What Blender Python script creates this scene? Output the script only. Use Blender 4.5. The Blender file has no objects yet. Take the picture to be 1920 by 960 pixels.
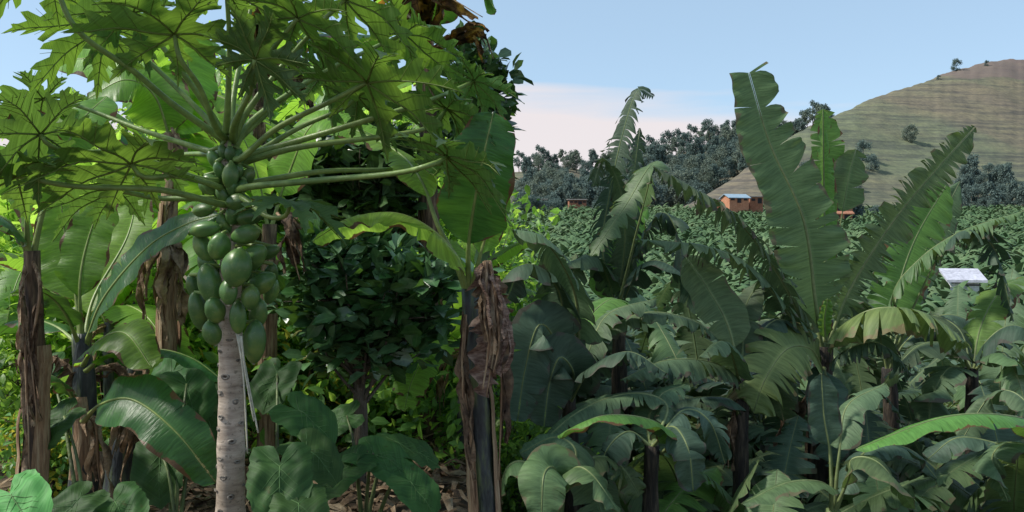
import bpy, math, random
import numpy as np
from mathutils import Vector, Matrix, noise
from mathutils.geometry import delaunay_2d_cdt
R=math.radians
rnd=random.Random(7)
sc=bpy.context.scene
col=sc.collection
F=1500.0; EYE=1.6; HOR=450.0
def at(px,py,d): return Vector(((px-960)/F*d, d, EYE-(py-HOR)/F*d))
def sm(x,a,b):
    t=max(0.0,min(1.0,(x-a)/(b-a))); return t*t*(3-2*t)
def lerp(a,b,t): return a+(b-a)*t

# ------------------------------------------------------------------ terrain
PROF=[(-30,-.5),(0,-.5),(3,-1.3),(7,-2.0),(12,-3.0),(20,-4.0),(30,-4.5),(60,-3.4),(100,-.6),(150,3.6),(220,10.5),(300,14),(600,18),(4000,20)]
def prof(y):
    for (a,za),(b,zb) in zip(PROF,PROF[1:]):
        if y<=b: return lerp(za,zb,max(0,(y-a)/(b-a)))
    return PROF[-1][1]
def ground(x,y):
    k=sm(x,-.30,.30)
    k=max(k,sm(y,19,34))
    n=noise.noise(Vector((x*.35,y*.35,0)))*.10
    return prof(y)*k+n*(1 if y<60 else 2)

# ------------------------------------------------------------------ mesh builder
class MB:
    def __init__(s): s.v=[]; s.f=[]; s.uv=[]; s.mi=[]
    def add(s,vs,fs,uvs=None,mi=0):
        o=len(s.v); s.v+=vs; s.uv+=(uvs if uvs else [(0,0)]*len(vs))
        for f in fs: s.f.append([i+o for i in f]); s.mi.append(mi)
    def build(s,name,mats,parent=None,smooth=True):
        me=bpy.data.meshes.new(name)
        off=parent
        while off is not None and off.parent is not None: off=off.parent
        o0=off.location if off is not None else Vector((0,0,0))
        me.from_pydata([(p[0]-o0[0],p[1]-o0[1],p[2]-o0[2]) for p in s.v],[],s.f)
        if not isinstance(mats,(list,tuple)): mats=[mats]
        for m in mats: me.materials.append(m)
        me.polygons.foreach_set('material_index',s.mi)
        ul=me.uv_layers.new(name='UVMap')
        li=np.empty(len(me.loops),dtype=np.int32); me.loops.foreach_get('vertex_index',li)
        uv=np.array(s.uv,dtype=np.float32)[li]
        ul.data.foreach_set('uv',uv.ravel())
        if smooth: me.polygons.foreach_set('use_smooth',[True]*len(me.polygons))
        me.update()
        ob=bpy.data.objects.new(name,me); col.objects.link(ob)
        if parent is not None: ob.parent=parent
        return ob
def np_obj(name,V,Fq,mats,parent=None,smooth=False,mi=None,uv=None):
    me=bpy.data.meshes.new(name)
    n=Fq.shape[1]
    me.vertices.add(len(V)); me.vertices.foreach_set('co',V.astype(np.float32).ravel())
    me.loops.add(Fq.size); me.loops.foreach_set('vertex_index',Fq.astype(np.int32).ravel())
    me.polygons.add(len(Fq)); me.polygons.foreach_set('loop_start',np.arange(0,Fq.size,n,dtype=np.int32))
    me.polygons.foreach_set('loop_total',np.full(len(Fq),n,dtype=np.int32))
    if not isinstance(mats,(list,tuple)): mats=[mats]
    for m in mats: me.materials.append(m)
    if mi is not None: me.polygons.foreach_set('material_index',mi.astype(np.int32))
    if uv is not None:
        ul=me.uv_layers.new(name='UVMap'); ul.data.foreach_set('uv',uv[Fq.ravel()].astype(np.float32).ravel())
    if smooth: me.polygons.foreach_set('use_smooth',[True]*len(Fq))
    me.update(calc_edges=True)
    ob=bpy.data.objects.new(name,me); col.objects.link(ob)
    if parent is not None: ob.parent=parent
    return ob
def tag(o,label=None,cat=None,group=None,kind=None):
    if label: o['label']=label
    if cat: o['category']=cat
    if group: o['group']=group
    if kind: o['kind']=kind
    return o
def empty(name,loc,label,cat,group=None):
    o=bpy.data.objects.new(name,None); col.objects.link(o); o.location=loc; o.empty_display_size=.2
    return tag(o,label,cat,group)
def copy_tree(o,parent=None,first=True):
    c=o.copy(); col.objects.link(c); c.parent=parent
    for k in ('label','category'):
        if first is False and k in c: pass
    for ch in list(o.children): copy_tree(ch,c,False)
    return c

def catmull(P,n):
    P=[Vector(p) for p in P]
    if len(P)==2: P=[P[0],(P[0]+P[1])/2,P[1]]
    Q=[P[0]*2-P[1]]+P+[P[-1]*2-P[-2]]
    out=[]
    for i in range(1,len(Q)-2):
        for k in range(24):
            t=k/24
            a,b,c,d=Q[i-1],Q[i],Q[i+1],Q[i+2]
            out.append(.5*((2*b)+(c-a)*t+(2*a-5*b+4*c-d)*t*t+(3*b-a-3*c+d)*t**3))
    out.append(P[-1])
    L=[0]
    for a,b in zip(out,out[1:]): L.append(L[-1]+(b-a).length)
    T=L[-1]; res=[]; j=0
    for k in range(n):
        s=T*k/(n-1)
        while j<len(L)-2 and L[j+1]<s: j+=1
        t=(s-L[j])/max(1e-9,L[j+1]-L[j])
        res.append(out[j].lerp(out[j+1],min(1,t)))
    return res,T
def tube(mb,pts,rad,sides=8,mi=0,flat=1.0,jit=0,seed=0,cap=True):
    n=len(pts); vs=[];uv=[];fs=[]
    up=None; acc=0
    rr=random.Random(seed)
    for i,p in enumerate(pts):
        t=(pts[min(n-1,i+1)]-pts[max(0,i-1)]).normalized()
        if up is None:
            a=Vector((1,0,0)) if abs(t.x)<.8 else Vector((0,0,1))
            up=t.cross(a).normalized()
        up=(up-t*up.dot(t)).normalized()
        sd=t.cross(up)
        if i: acc+=(p-pts[i-1]).length
        r=rad(i/(n-1)) if callable(rad) else rad[i]
        for k in range(sides):
            a=2*math.pi*k/sides
            rj=r*(1+(jit*noise.noise(Vector((math.cos(a)*1.7+seed,math.sin(a)*1.7,acc*6))) if jit else 0))
            vs.append(p+sd*math.cos(a)*rj+up*math.sin(a)*rj*flat); uv.append((acc,k/sides))
    for i in range(n-1):
        for k in range(sides):
            a=i*sides+k; b=i*sides+(k+1)%sides
            fs.append([a,b,b+sides,a+sides])
    if cap:
        fs.append(list(range(sides))[::-1]); fs.append([(n-1)*sides+k for k in range(sides)])
    mb.add(vs,fs,uv,mi)

# ------------------------------------------------------------------ materials
def nodes(name):
    m=bpy.data.materials.new(name); m.use_nodes=True; nt=m.node_tree; nt.nodes.clear(); return m,nt
def N(nt,t,**kw):
    n=nt.nodes.new(t)
    for k,v in kw.items():
        if k in n.inputs: n.inputs[k].default_value=v
        else: setattr(n,k,v)
    return n
def ramp(nt,fac,stops,interp='LINEAR'):
    r=nt.nodes.new('ShaderNodeValToRGB'); r.color_ramp.interpolation=interp
    el=r.color_ramp.elements
    while len(el)<len(stops): el.new(.5)
    for e,(p,c) in zip(el,stops): e.position=p; e.color=(*c,1) if len(c)==3 else c
    nt.links.new(fac,r.inputs[0]); return r
def mix(nt,fac,a,b,mode='MIX'):
    n=nt.nodes.new('ShaderNodeMix'); n.data_type='RGBA'; n.blend_type=mode
    for s,v in ((0,fac),(6,a),(7,b)):
        if hasattr(v,'links') or isinstance(v,bpy.types.NodeSocket): nt.links.new(v,n.inputs[s])
        else: n.inputs[s].default_value=v if s==0 else (*v,1)
    return n.outputs[2]
def math_(nt,op,a,b=0.0,c=None):
    n=nt.nodes.new('ShaderNodeMath'); n.operation=op
    for i,v in enumerate((a,b)+((c,) if c is not None else ())):
        if isinstance(v,bpy.types.NodeSocket): nt.links.new(v,n.inputs[i])
        else: n.inputs[i].default_value=v
    return n.outputs[0]

def leafmat(name,c1,c2,trans,tamt=.4,rough=.4,edge=.0,vein=90,brown=(.16,.09,.04),spec=.4,old=.0):
    """Leaf blade: fine parallel side veins running from the midrib, patchy colour, drier rim."""
    m,nt=nodes(name); L=nt.links.new
    tc=N(nt,'ShaderNodeTexCoord'); oi=N(nt,'ShaderNodeObjectInfo')
    sep=N(nt,'ShaderNodeSeparateXYZ'); L(tc.outputs['UV'],sep.inputs[0])
    av=math_(nt,'ABSOLUTE',sep.outputs[1])
    cmb=N(nt,'ShaderNodeCombineXYZ')
    L(math_(nt,'MULTIPLY',sep.outputs[0],vein),cmb.inputs[0]); L(math_(nt,'MULTIPLY',sep.outputs[1],1.3),cmb.inputs[1])
    L(math_(nt,'MULTIPLY',oi.outputs['Random'],50),cmb.inputs[2])
    st=N(nt,'ShaderNodeTexNoise',Scale=1.0,Detail=3.0,Roughness=.65); L(cmb.outputs[0],st.inputs['Vector'])
    big=N(nt,'ShaderNodeTexNoise',Scale=5.0,Detail=4.0); L(tc.outputs['Object'],big.inputs['Vector'])
    base=mix(nt,ramp(nt,big.outputs[0],[(.3,(0,0,0)),(.7,(1,1,1))]).outputs[0],c1,c2)
    s2=ramp(nt,st.outputs[0],[(.32,(.62,.64,.6)),(.66,(1.25,1.22,1.2))])
    base=mix(nt,.8,base,s2.outputs[0],'MULTIPLY')
    hs=N(nt,'ShaderNodeHueSaturation'); L(base,hs.inputs['Color'])
    L(math_(nt,'MULTIPLY_ADD',oi.outputs['Random'],.035,.485),hs.inputs['Hue'])
    L(math_(nt,'MULTIPLY_ADD',oi.outputs['Random'],.6,.95),hs.inputs['Value'])
    base=hs.outputs[0]
    # paler beside the midrib
    near=ramp(nt,av,[(0,(.55,.55,.55)),(.10,(0,0,0))]).outputs[0]
    base=mix(nt,near,base,tuple(min(1,x*1.9+.02) for x in c2))
    sp=N(nt,'ShaderNodeTexNoise',Scale=26.0,Detail=3.0); L(tc.outputs['Object'],sp.inputs['Vector'])
    blem=ramp(nt,sp.outputs[0],[(.66,(0,0,0)),(.74,(1,1,1))]).outputs[0]
    base=mix(nt,math_(nt,'MULTIPLY',blem,.35+old),base,tuple(x*.8 for x in brown))
    if edge>0:
        en=N(nt,'ShaderNodeTexNoise',Scale=9.0,Detail=5.0); L(tc.outputs['Object'],en.inputs['Vector'])
        e=math_(nt,'ADD',av,math_(nt,'MULTIPLY_ADD',en.outputs[0],1.3,-.65))
        ef=ramp(nt,e,[(1-edge*.5,(0,0,0)),(1.02,(1,1,1))]).outputs[0]
        base=mix(nt,ef,base,brown)
    p=N(nt,'ShaderNodeBsdfPrincipled',Roughness=rough); p.inputs['Specular IOR Level'].default_value=spec
    L(base,p.inputs['Base Color'])
    bp=N(nt,'ShaderNodeBump',Strength=.55,Distance=.006); L(st.outputs[0],bp.inputs['Height']); L(bp.outputs[0],p.inputs['Normal'])
    tr=N(nt,'ShaderNodeBsdfTranslucent')
    tcol=mix(nt,.85,(*trans,),s2.outputs[0],'MULTIPLY')
    if edge>0: tcol=mix(nt,ef,tcol,tuple(x*.6 for x in brown))
    tcol=mix(nt,near,tcol,tuple(x*1.25 for x in trans))
    L(tcol,tr.inputs['Color'])
    ms=N(nt,'ShaderNodeMixShader',Fac=tamt); L(p.outputs[0],ms.inputs[1]); L(tr.outputs[0],ms.inputs[2])
    out=N(nt,'ShaderNodeOutputMaterial'); L(ms.outputs[0],out.inputs[0])
    return m
def plain(name,c1,c2,scale=8,rough=.7,bump=.3,stretch=(1,1,1),c3=None,detail=6,dist=.02,spec=.3,tr=0,co='Object',lo=.35,hi=.65):
    m,nt=nodes(name); L=nt.links.new
    tc=N(nt,'ShaderNodeTexCoord'); mp=N(nt,'ShaderNodeMapping'); mp.inputs['Scale'].default_value=stretch
    L(tc.outputs[co],mp.inputs[0])
    nz=N(nt,'ShaderNodeTexNoise',Scale=float(scale),Detail=float(detail),Roughness=.6); L(mp.outputs[0],nz.inputs['Vector'])
    st=[(lo,c1),(hi,c2)] if c3 is None else [(lo,c1),((lo+hi)/2,c2),(hi,c3)]
    base=ramp(nt,nz.outputs[0],st).outputs[0]
    n2=N(nt,'ShaderNodeTexNoise',Scale=float(scale)*4.3,Detail=5.0); L(mp.outputs[0],n2.inputs['Vector'])
    base=mix(nt,.6,base,ramp(nt,n2.outputs[0],[(.3,(.6,.6,.6)),(.7,(1.25,1.25,1.25))]).outputs[0],'MULTIPLY')
    p=N(nt,'ShaderNodeBsdfPrincipled',Roughness=rough); p.inputs['Specular IOR Level'].default_value=spec
    L(base,p.inputs['Base Color'])
    bp=N(nt,'ShaderNodeBump',Strength=bump,Distance=dist); L(n2.outputs[0],bp.inputs['Height']); L(bp.outputs[0],p.inputs['Normal'])
    sh=p.outputs[0]
    if tr:
        t=N(nt,'ShaderNodeBsdfTranslucent'); L(base,t.inputs['Color'])
        ms=N(nt,'ShaderNodeMixShader',Fac=tr); L(sh,ms.inputs[1]); L(t.outputs[0],ms.inputs[2]); sh=ms.outputs[0]
    out=N(nt,'ShaderNodeOutputMaterial'); L(sh,out.inputs[0])
    return m
M={}
# left grove: fresh, sun shining through
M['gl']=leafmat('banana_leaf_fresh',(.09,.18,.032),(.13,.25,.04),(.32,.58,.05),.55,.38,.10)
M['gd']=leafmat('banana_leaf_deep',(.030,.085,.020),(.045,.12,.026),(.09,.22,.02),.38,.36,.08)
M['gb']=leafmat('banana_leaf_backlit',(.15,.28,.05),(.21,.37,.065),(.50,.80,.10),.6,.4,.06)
M['gy']=leafmat('banana_leaf_yellowing',(.10,.18,.03),(.22,.22,.03),(.42,.5,.04),.55,.42,.5,brown=(.55,.33,.03))
# right plantation: waxy; dim, cool light put into the darker leaf colours
M['rd']=leafmat('banana_leaf_grey_green',(.070,.108,.058),(.092,.140,.072),(.10,.16,.05),.30,.6,.10,vein=70,brown=(.10,.09,.06),spec=.32)
M['rl']=leafmat('banana_leaf_pale_green',(.080,.130,.058),(.105,.162,.070),(.14,.22,.05),.32,.48,.12,vein=70,brown=(.16,.15,.08),spec=.32)
M['ry']=leafmat('banana_leaf_yellow_green',(.10,.14,.050),(.14,.18,.06),(.15,.22,.04),.28,.52,.18,vein=70,brown=(.20,.17,.08),spec=.3)
M['rb']=leafmat('banana_leaf_bright_green',(.085,.175,.040),(.115,.22,.05),(.20,.36,.05),.36,.5,.06,vein=70,spec=.3)
M['rk']=leafmat('banana_leaf_blue_green',(.044,.078,.052),(.062,.104,.066),(.065,.11,.04),.24,.55,.12,vein=70,brown=(.08,.08,.06),spec=.25)
M['rib']=plain('pale_midrib',(.16,.22,.06),(.25,.31,.10),6,.4,.1)
M['ribr']=plain('grey_green_midrib',(.13,.17,.07),(.20,.24,.10),6,.45,.1)
M['pet']=plain('papaya_leafstalk',(.14,.22,.06),(.22,.31,.09),7,.4,.15)
M['dry']=plain('dry_banana_leaf',(.10,.06,.035),(.26,.18,.11),10,.8,.7,(1,1,1),(.36,.28,.19),tr=.15)
M['sheet']=plain('dead_leaf_sheet',(.10,.055,.04),(.25,.16,.12),13,.85,.9,(1,1,3.5),(.40,.29,.22),detail=9,tr=.08)
M['dryd']=plain('dark_dry_leaf',(.05,.032,.022),(.14,.09,.055),12,.85,.7,c3=(.22,.15,.09),tr=.12)
M['dryo']=plain('rotting_orange_leaf',(.03,.02,.01),(.12,.06,.02),9,.7,.6,c3=(.50,.28,.04),tr=.3)
M['stemk']=plain('black_banana_stem',(.012,.014,.018),(.035,.045,.045),7,.45,.4,(3,3,.6),(.10,.13,.05),spec=.5)
M['stemb']=plain('brown_banana_stem',(.02,.016,.014),(.10,.065,.04),7,.75,.6,(4,4,.5),(.24,.17,.10))
M['stemg']=plain('green_banana_stem',(.05,.045,.03),(.10,.14,.05),6,.5,.3,(3,3,.5),(.16,.20,.07))
M['stemd']=plain('dark_plantation_stem',(.010,.010,.010),(.035,.028,.022),7,.7,.5,(4,4,.5),(.09,.07,.05))
M['sheath']=plain('dry_sheath',(.10,.055,.03),(.30,.19,.11),8,.8,.6,(5,5,.4),(.42,.32,.2))
M['scar']=plain('scar_bark',(.12,.10,.08),(.30,.27,.23),30,.85,.5)
M['scard']=plain('scar_dark',(.05,.035,.03),(.09,.07,.055),30,.9,.5)
M['stalk']=plain('bleached_stalk',(.38,.36,.28),(.52,.50,.40),10,.7,.2)
M['bark']=plain('grey_brown_bark',(.08,.065,.05),(.17,.14,.11),14,.9,.8,(2,2,.6))
M['dk1']=leafmat('glossy_dark_leaf',(.040,.085,.036),(.062,.125,.048),(.03,.07,.012),.14,.3,0,vein=30,spec=.55)
M['dk2']=leafmat('glossy_mid_leaf',(.028,.075,.022),(.045,.11,.03),(.09,.19,.02),.25,.32,0,vein=30,spec=.5)
M['taro']=leafmat('cocoyam_leaf',(.030,.078,.024),(.048,.112,.03),(.08,.22,.03),.32,.58,0,vein=14,spec=.25)
M['tarol']=leafmat('cocoyam_leaf_bright',(.10,.26,.07),(.13,.32,.09),(.18,.40,.06),.35,.55,0,vein=14,spec=.25)
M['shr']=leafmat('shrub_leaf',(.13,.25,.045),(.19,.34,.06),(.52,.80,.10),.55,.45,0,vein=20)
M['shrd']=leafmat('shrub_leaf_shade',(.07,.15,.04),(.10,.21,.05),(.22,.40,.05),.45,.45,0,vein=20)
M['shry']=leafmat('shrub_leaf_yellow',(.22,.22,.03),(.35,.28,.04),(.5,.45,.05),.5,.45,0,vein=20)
M['euc']=plain('eucalyptus_foliage',(.115,.165,.155),(.185,.25,.215),.35,.85,.1,tr=.35,spec=.05)  # far foliage colours paled and blued to stand in for distance haze
M['euc2']=plain('olive_tree_foliage',(.15,.19,.16),(.23,.28,.21),.35,.85,.1,tr=.35,spec=.05)
M['trunkf']=plain('hazy_bark',(.10,.085,.075),(.17,.15,.13),1,.9,.1)
M['field']=plain('field_leaf',(.055,.115,.048),(.095,.165,.068),.16,.75,.2,c3=(.15,.215,.10),tr=.12,detail=8)
M['grassd']=plain('blade',(.06,.12,.03),(.12,.2,.05),3,.6,.1,tr=.3)

def papmat(name,c1,c2,trans,tamt):
    return leafmat(name,c1,c2,trans,tamt,.45,0,vein=40,spec=.35)
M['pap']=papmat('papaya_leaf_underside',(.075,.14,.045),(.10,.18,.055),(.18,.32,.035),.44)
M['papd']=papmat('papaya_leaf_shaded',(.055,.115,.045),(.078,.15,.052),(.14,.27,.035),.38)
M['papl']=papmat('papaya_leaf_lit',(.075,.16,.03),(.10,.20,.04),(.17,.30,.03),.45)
M['veind']=plain('cocoyam_vein',(.07,.15,.05),(.10,.20,.06),6,.6,.1)
M['vein']=plain('papaya_vein',(.18,.26,.07),(.28,.38,.11),6,.5,.1,tr=.45)

# papaya trunk bark
def trunkmat():
    m,nt=nodes('papaya_bark'); L=nt.links.new
    tc=N(nt,'ShaderNodeTexCoord')
    mp=N(nt,'ShaderNodeMapping'); mp.inputs['Scale'].default_value=(1,1,5); L(tc.outputs['Object'],mp.inputs[0])
    a=N(nt,'ShaderNodeTexNoise',Scale=9.0,Detail=8.0,Roughness=.7); L(mp.outputs[0],a.inputs['Vector'])
    b=N(nt,'ShaderNodeTexNoise',Scale=3.0,Detail=4.0); L(tc.outputs['Object'],b.inputs['Vector'])
    c=ramp(nt,a.outputs[0],[(.3,(.22,.17,.135)),(.5,(.43,.36,.295)),(.72,(.60,.52,.44))]).outputs[0]
    c=mix(nt,.7,c,ramp(nt,b.outputs[0],[(.38,(.55,.50,.42)),(.62,(1.08,1.05,1.02))]).outputs[0],'MULTIPLY')
    v=N(nt,'ShaderNodeTexNoise',Scale=60.0,Detail=4.0); L(tc.outputs['Object'],v.inputs['Vector'])
    c=mix(nt,ramp(nt,v.outputs[0],[(.60,(0,0,0)),(.68,(.6,.6,.6))]).outputs[0],c,(.07,.065,.045))
    p=N(nt,'ShaderNodeBsdfPrincipled',Roughness=.85); L(c,p.inputs['Base Color'])
    bp=N(nt,'ShaderNodeBump',Strength=.7,Distance=.006); L(a.outputs[0],bp.inputs['Height']); L(bp.outputs[0],p.inputs['Normal'])
    out=N(nt,'ShaderNodeOutputMaterial'); L(p.outputs[0],out.inputs[0]); return m
M['ptrunk']=trunkmat()
def fruitmat():
    m,nt=nodes('green_papaya_skin'); L=nt.links.new
    tc=N(nt,'ShaderNodeTexCoord'); oi=N(nt,'ShaderNodeObjectInfo')
    ad=N(nt,'ShaderNodeVectorMath',operation='ADD'); L(tc.outputs['Object'],ad.inputs[0]); L(oi.outputs['Random'],ad.inputs[1])
    a=N(nt,'ShaderNodeTexNoise',Scale=9.0,Detail=5.0,Roughness=.6); L(ad.outputs[0],a.inputs['Vector'])
    c=ramp(nt,a.outputs[0],[(.3,(.040,.105,.028)),(.52,(.070,.155,.040)),(.68,(.16,.23,.055))]).outputs[0]
    s=N(nt,'ShaderNodeTexNoise',Scale=70.0,Detail=3.0); L(ad.outputs[0],s.inputs['Vector'])
    c=mix(nt,ramp(nt,s.outputs[0],[(.62,(0,0,0)),(.70,(.5,.5,.5))]).outputs[0],c,(.17,.22,.09))
    hs=N(nt,'ShaderNodeHueSaturation'); L(c,hs.inputs['Color']); L(math_(nt,'MULTIPLY_ADD',oi.outputs['Random'],.5,.75),hs.inputs['Value'])
    p=N(nt,'ShaderNodeBsdfPrincipled',Roughness=.38); L(hs.outputs[0],p.inputs['Base Color'])
    p.inputs['Subsurface Weight'].default_value=.05; p.inputs['Subsurface Radius'].default_value=(.01,.02,.005)
    bp=N(nt,'ShaderNodeBump',Strength=.35,Distance=.006); L(a.outputs[0],bp.inputs['Height']); L(bp.outputs[0],p.inputs['Normal'])
    out=N(nt,'ShaderNodeOutputMaterial'); L(p.outputs[0],out.inputs[0]); return m
M['fruit']=fruitmat()
def hillmat():
    m,nt=nodes('grazed_hillside'); L=nt.links.new
    tc=N(nt,'ShaderNodeTexCoord')
    big=N(nt,'ShaderNodeTexNoise',Scale=.013,Detail=6.0,Roughness=.55); L(tc.outputs['Object'],big.inputs['Vector'])
    c=ramp(nt,big.outputs[0],[(.3,(.135,.092,.055)),(.47,(.15,.122,.058)),(.62,(.115,.125,.052))]).outputs[0]
    sep=N(nt,'ShaderNodeSeparateXYZ'); L(tc.outputs['Object'],sep.inputs[0])
    # cattle tracks running along the slope
    mp=N(nt,'ShaderNodeMapping'); mp.inputs['Scale'].default_value=(.03,.03,.75); L(tc.outputs['Object'],mp.inputs[0])
    tr=N(nt,'ShaderNodeTexNoise',Scale=1.0,Detail=5.0,Roughness=.7); tr.inputs['Distortion'].default_value=.3; L(mp.outputs[0],tr.inputs['Vector'])
    c=mix(nt,.85,c,ramp(nt,tr.outputs[0],[(.38,(.42,.40,.38)),(.5,(1,1,1)),(.62,(1.3,1.3,1.2))]).outputs[0],'MULTIPLY')
    f=N(nt,'ShaderNodeTexNoise',Scale=.5,Detail=7.0,Roughness=.75); L(tc.outputs['Object'],f.inputs['Vector'])
    c=mix(nt,.7,c,ramp(nt,f.outputs[0],[(.35,(.5,.5,.5)),(.65,(1.4,1.4,1.4))]).outputs[0],'MULTIPLY')
    # bare reddish top
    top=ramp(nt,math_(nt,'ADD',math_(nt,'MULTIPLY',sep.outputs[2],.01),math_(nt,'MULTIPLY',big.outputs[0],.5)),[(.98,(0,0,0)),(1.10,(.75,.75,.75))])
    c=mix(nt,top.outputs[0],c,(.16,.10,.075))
    c=mix(nt,.16,c,(.22,.26,.32))  # blue-grey distance haze mixed into the hill colour
    p=N(nt,'ShaderNodeBsdfPrincipled',Roughness=.95); p.inputs['Specular IOR Level'].default_value=.1; L(c,p.inputs['Base Color'])
    bp=N(nt,'ShaderNodeBump',Strength=.5,Distance=.8); L(tr.outputs[0],bp.inputs['Height']); L(bp.outputs[0],p.inputs['Normal'])
    out=N(nt,'ShaderNodeOutputMaterial'); L(p.outputs[0],out.inputs[0]); return m
M['hill']=hillmat()
M['ground']=plain('leaf_litter_soil',(.035,.024,.016),(.09,.062,.038),3,.95,.8,c3=(.16,.115,.07),detail=9,dist=.03)
M['brick']=plain('mud_brick',(.26,.11,.06),(.36,.165,.10),1.2,.9,.3)
M['ored']=plain('orange_wall',(.42,.18,.10),(.50,.24,.14),1.2,.9,.2)
M['tin']=plain('blue_grey_tin',(.22,.32,.40),(.34,.44,.52),1.5,.45,.2,(1,8,1))
M['tin2']=plain('pale_tin',(.42,.42,.48),(.55,.55,.62),1.5,.5,.2)
M['rust']=plain('rust_tin',(.12,.10,.08),(.2,.17,.14),1.5,.6,.2)
M['dark']=plain('dark_opening',(.012,.012,.014),(.02,.02,.022),2,.5,.1)
M['white']=plain('whitewash',(.6,.6,.6),(.7,.7,.7),2,.8,.1)

# ------------------------------------------------------------------ banana leaf
def banana_leaf(pts,W,parent,mat,rib,seed=0,t0=.15,g=.5,fold=.15,tear=.5,up=None,ribr=.014,gap=.25,name='leaf',sides=(1,1),tipcut=0,n=46,wave=.02,fwd=.22,gvar=1.5,taper=0,label=None,ab=4):
    rr=random.Random(seed*7919+13)
    P,T=catmull(pts,n)
    rad=P[-1]-P[0]; rad.z=0
    rad=rad.normalized() if rad.length>1e-4 else Vector((0,1,0))
    U=Vector(up).normalized() if up is not None else (Vector((0,0,1))-rad*.55).normalized()
    lam=MB(); nv=4
    i0=int(t0*(n-1))
    # frames
    fr=[]
    for i in range(n):
        t=(P[min(n-1,i+1)]-P[max(0,i-1)]).normalized()
        s=t.cross(U)
        s=s.normalized() if s.length>1e-3 else fr[-1][1]
        fr.append((t,s,s.cross(t)))
    Z=Vector((0,0,-1))
    ph=rr.random()*10
    tears=tear if isinstance(tear,tuple) else (tear,tear)
    for sgn,on in ((-1,sides[0]),(1,sides[1])):
        if not on: continue
        tear=tears[0 if sgn<0 else 1]
        i=i0
        while i<n-1:
            # strip length: short where the blade is shredded
            k=rr.random()
            loc=tear*(.55+.9*rr.random())
            ln=max(1,int(lerp(.5,.04,min(1,loc*1.5))*(.4+rr.random())/(T/n)))
            j=min(n-1,i+ln)
            torn=rr.random()<min(1,tear*1.4)
            gs=g*(1+gvar*(rr.random()-.4)*min(1,tear+.2))
            gp=gap*(.5+1.3*rr.random()) if torn else .02
            short=(1-.18*rr.random()*tear)
            if rr.random()<.10*tear: short*=.5
            tw=(rr.random()-.5)*.9*tear; cup=(rr.random()-.5)*1.1*tear
            cols=max(2,(j-i)+1)
            vs=[];uv=[];fs=[]
            for c in range(cols):
                u=i+(j-i)*c/(cols-1); iu=int(u); fu=u-iu; iu2=min(n-1,iu+1)
                p=P[iu].lerp(P[iu2],fu); t,s,nn=fr[iu]
                q=(u-i0)/(n-1-i0)
                w=W*min(1,(q/.14+.02))**.6*max(0,1-max(0,q-tipcut)**5)**.6*short
                w*=(1+.07*math.sin(q*17+ph+sgn))*(1-taper*q)
                cc=(c/(cols-1)-.5)*2
                D=s*sgn
                cur=p+D*ribr*.3; step=w/nv
                for v in range(nv+1):
                    vv=v/nv
                    vs.append(cur.copy()); uv.append((q*T*(1-t0)+vv*w*fwd*1.2,vv*sgn if v else .001*sgn))
                    a=fold*(1-vv*1.5)
                    dr=(D*math.cos(a)+nn*math.sin(a)+Z*gs*(vv+.12)*1.9+t*(fwd+tw*vv)+nn*cup*cc*vv).normalized()
                    dr=dr-t*cc*gp*vv*( (j-i)*T/n )/max(.02,w)*1.6
                    cur=cur+dr*step+nn*wave*math.sin(u*.9+ph+v)*vv*.5
            for c in range(cols-1):
                for v in range(nv):
                    a=c*(nv+1)+v; b=a+nv+1
                    fs.append([a,a+1,b+1,b] if sgn>0 else [a,b,b+1,a+1])
            lam.add(vs,fs,uv)
            i=j
    o=lam.build(name,mat,parent)
    if label: o['label']=label
    mb=MB()
    tube(mb,P,lambda s:ribr*(1.35-.5*min(1,s/max(.05,t0)))*(1-.8*s),6,flat=.8)
    mb.build('midrib',rib,o)
    return o
def dry_leaf(pts,W,parent,mat,seed=0,n=36,name='dry_leaf',top=True,crumple=.03,ribm=None):
    """Dead blade: narrow ragged strips hanging crumpled around the midrib."""
    rr=random.Random(seed+99)
    P,T=catmull(pts,n); mb=MB(); K=max(4,int(W/.018)); m=5
    for st in range(K):
        a=rr.uniform(0,6.28); off=rr.uniform(.1,.8)*W; i0=rr.randint(0,int(n*.45)); i1=min(n,i0+rr.randint(int(n*.3),int(n*.8)))
        if i1-i0<4: continue
        hw=W*rr.uniform(.14,.42); vs=[];fs=[];uv=[]; tw=rr.uniform(-1.5,1.5); sd=rr.random()*50
        for i in range(i0,i1):
            q=(i-i0)/(i1-i0-1); t=(P[min(n-1,i+1)]-P[max(0,i-1)]).normalized()
            s=t.cross(Vector((0,-1,.2))).normalized(); nn=s.cross(t); aa=a+tw*q
            c=P[i]+(s*math.cos(a)+nn*math.sin(a)*.7)*off*min(1,q*3+.1)
            dx=s*math.cos(aa+1.57)+nn*math.sin(aa+1.57); dn=s*math.cos(aa)+nn*math.sin(aa)
            w=hw*min(1,q*5+.2)*(1-.75*q**2)*(1+.5*noise.noise(Vector((q*8,sd,0))))
            for k in range(m):
                v=k/(m-1)*2-1
                e=1+.5*noise.noise(Vector((q*22,v+sd,3))) if abs(v)>.8 else 1
                nz=noise.noise_vector(P[i]*8+Vector((v,sd,0)))*crumple
                vs.append(c+dx*v*w*e+dn*w*.5*math.cos(v*3+q*6+sd)+nz); uv.append((q*T,v))
        for i in range(i1-i0-1):
            for k in range(m-1):
                b=i*m+k; fs.append([b,b+1,b+m+1,b+m])
        mb.add(vs,fs,uv)
    o=mb.build(name,mat,parent)
    m2=MB(); tube(m2,P,lambda s:.010*(1-.7*s),6); m2.build('midrib',ribm or M['sheath'],o)
    return o
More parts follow.
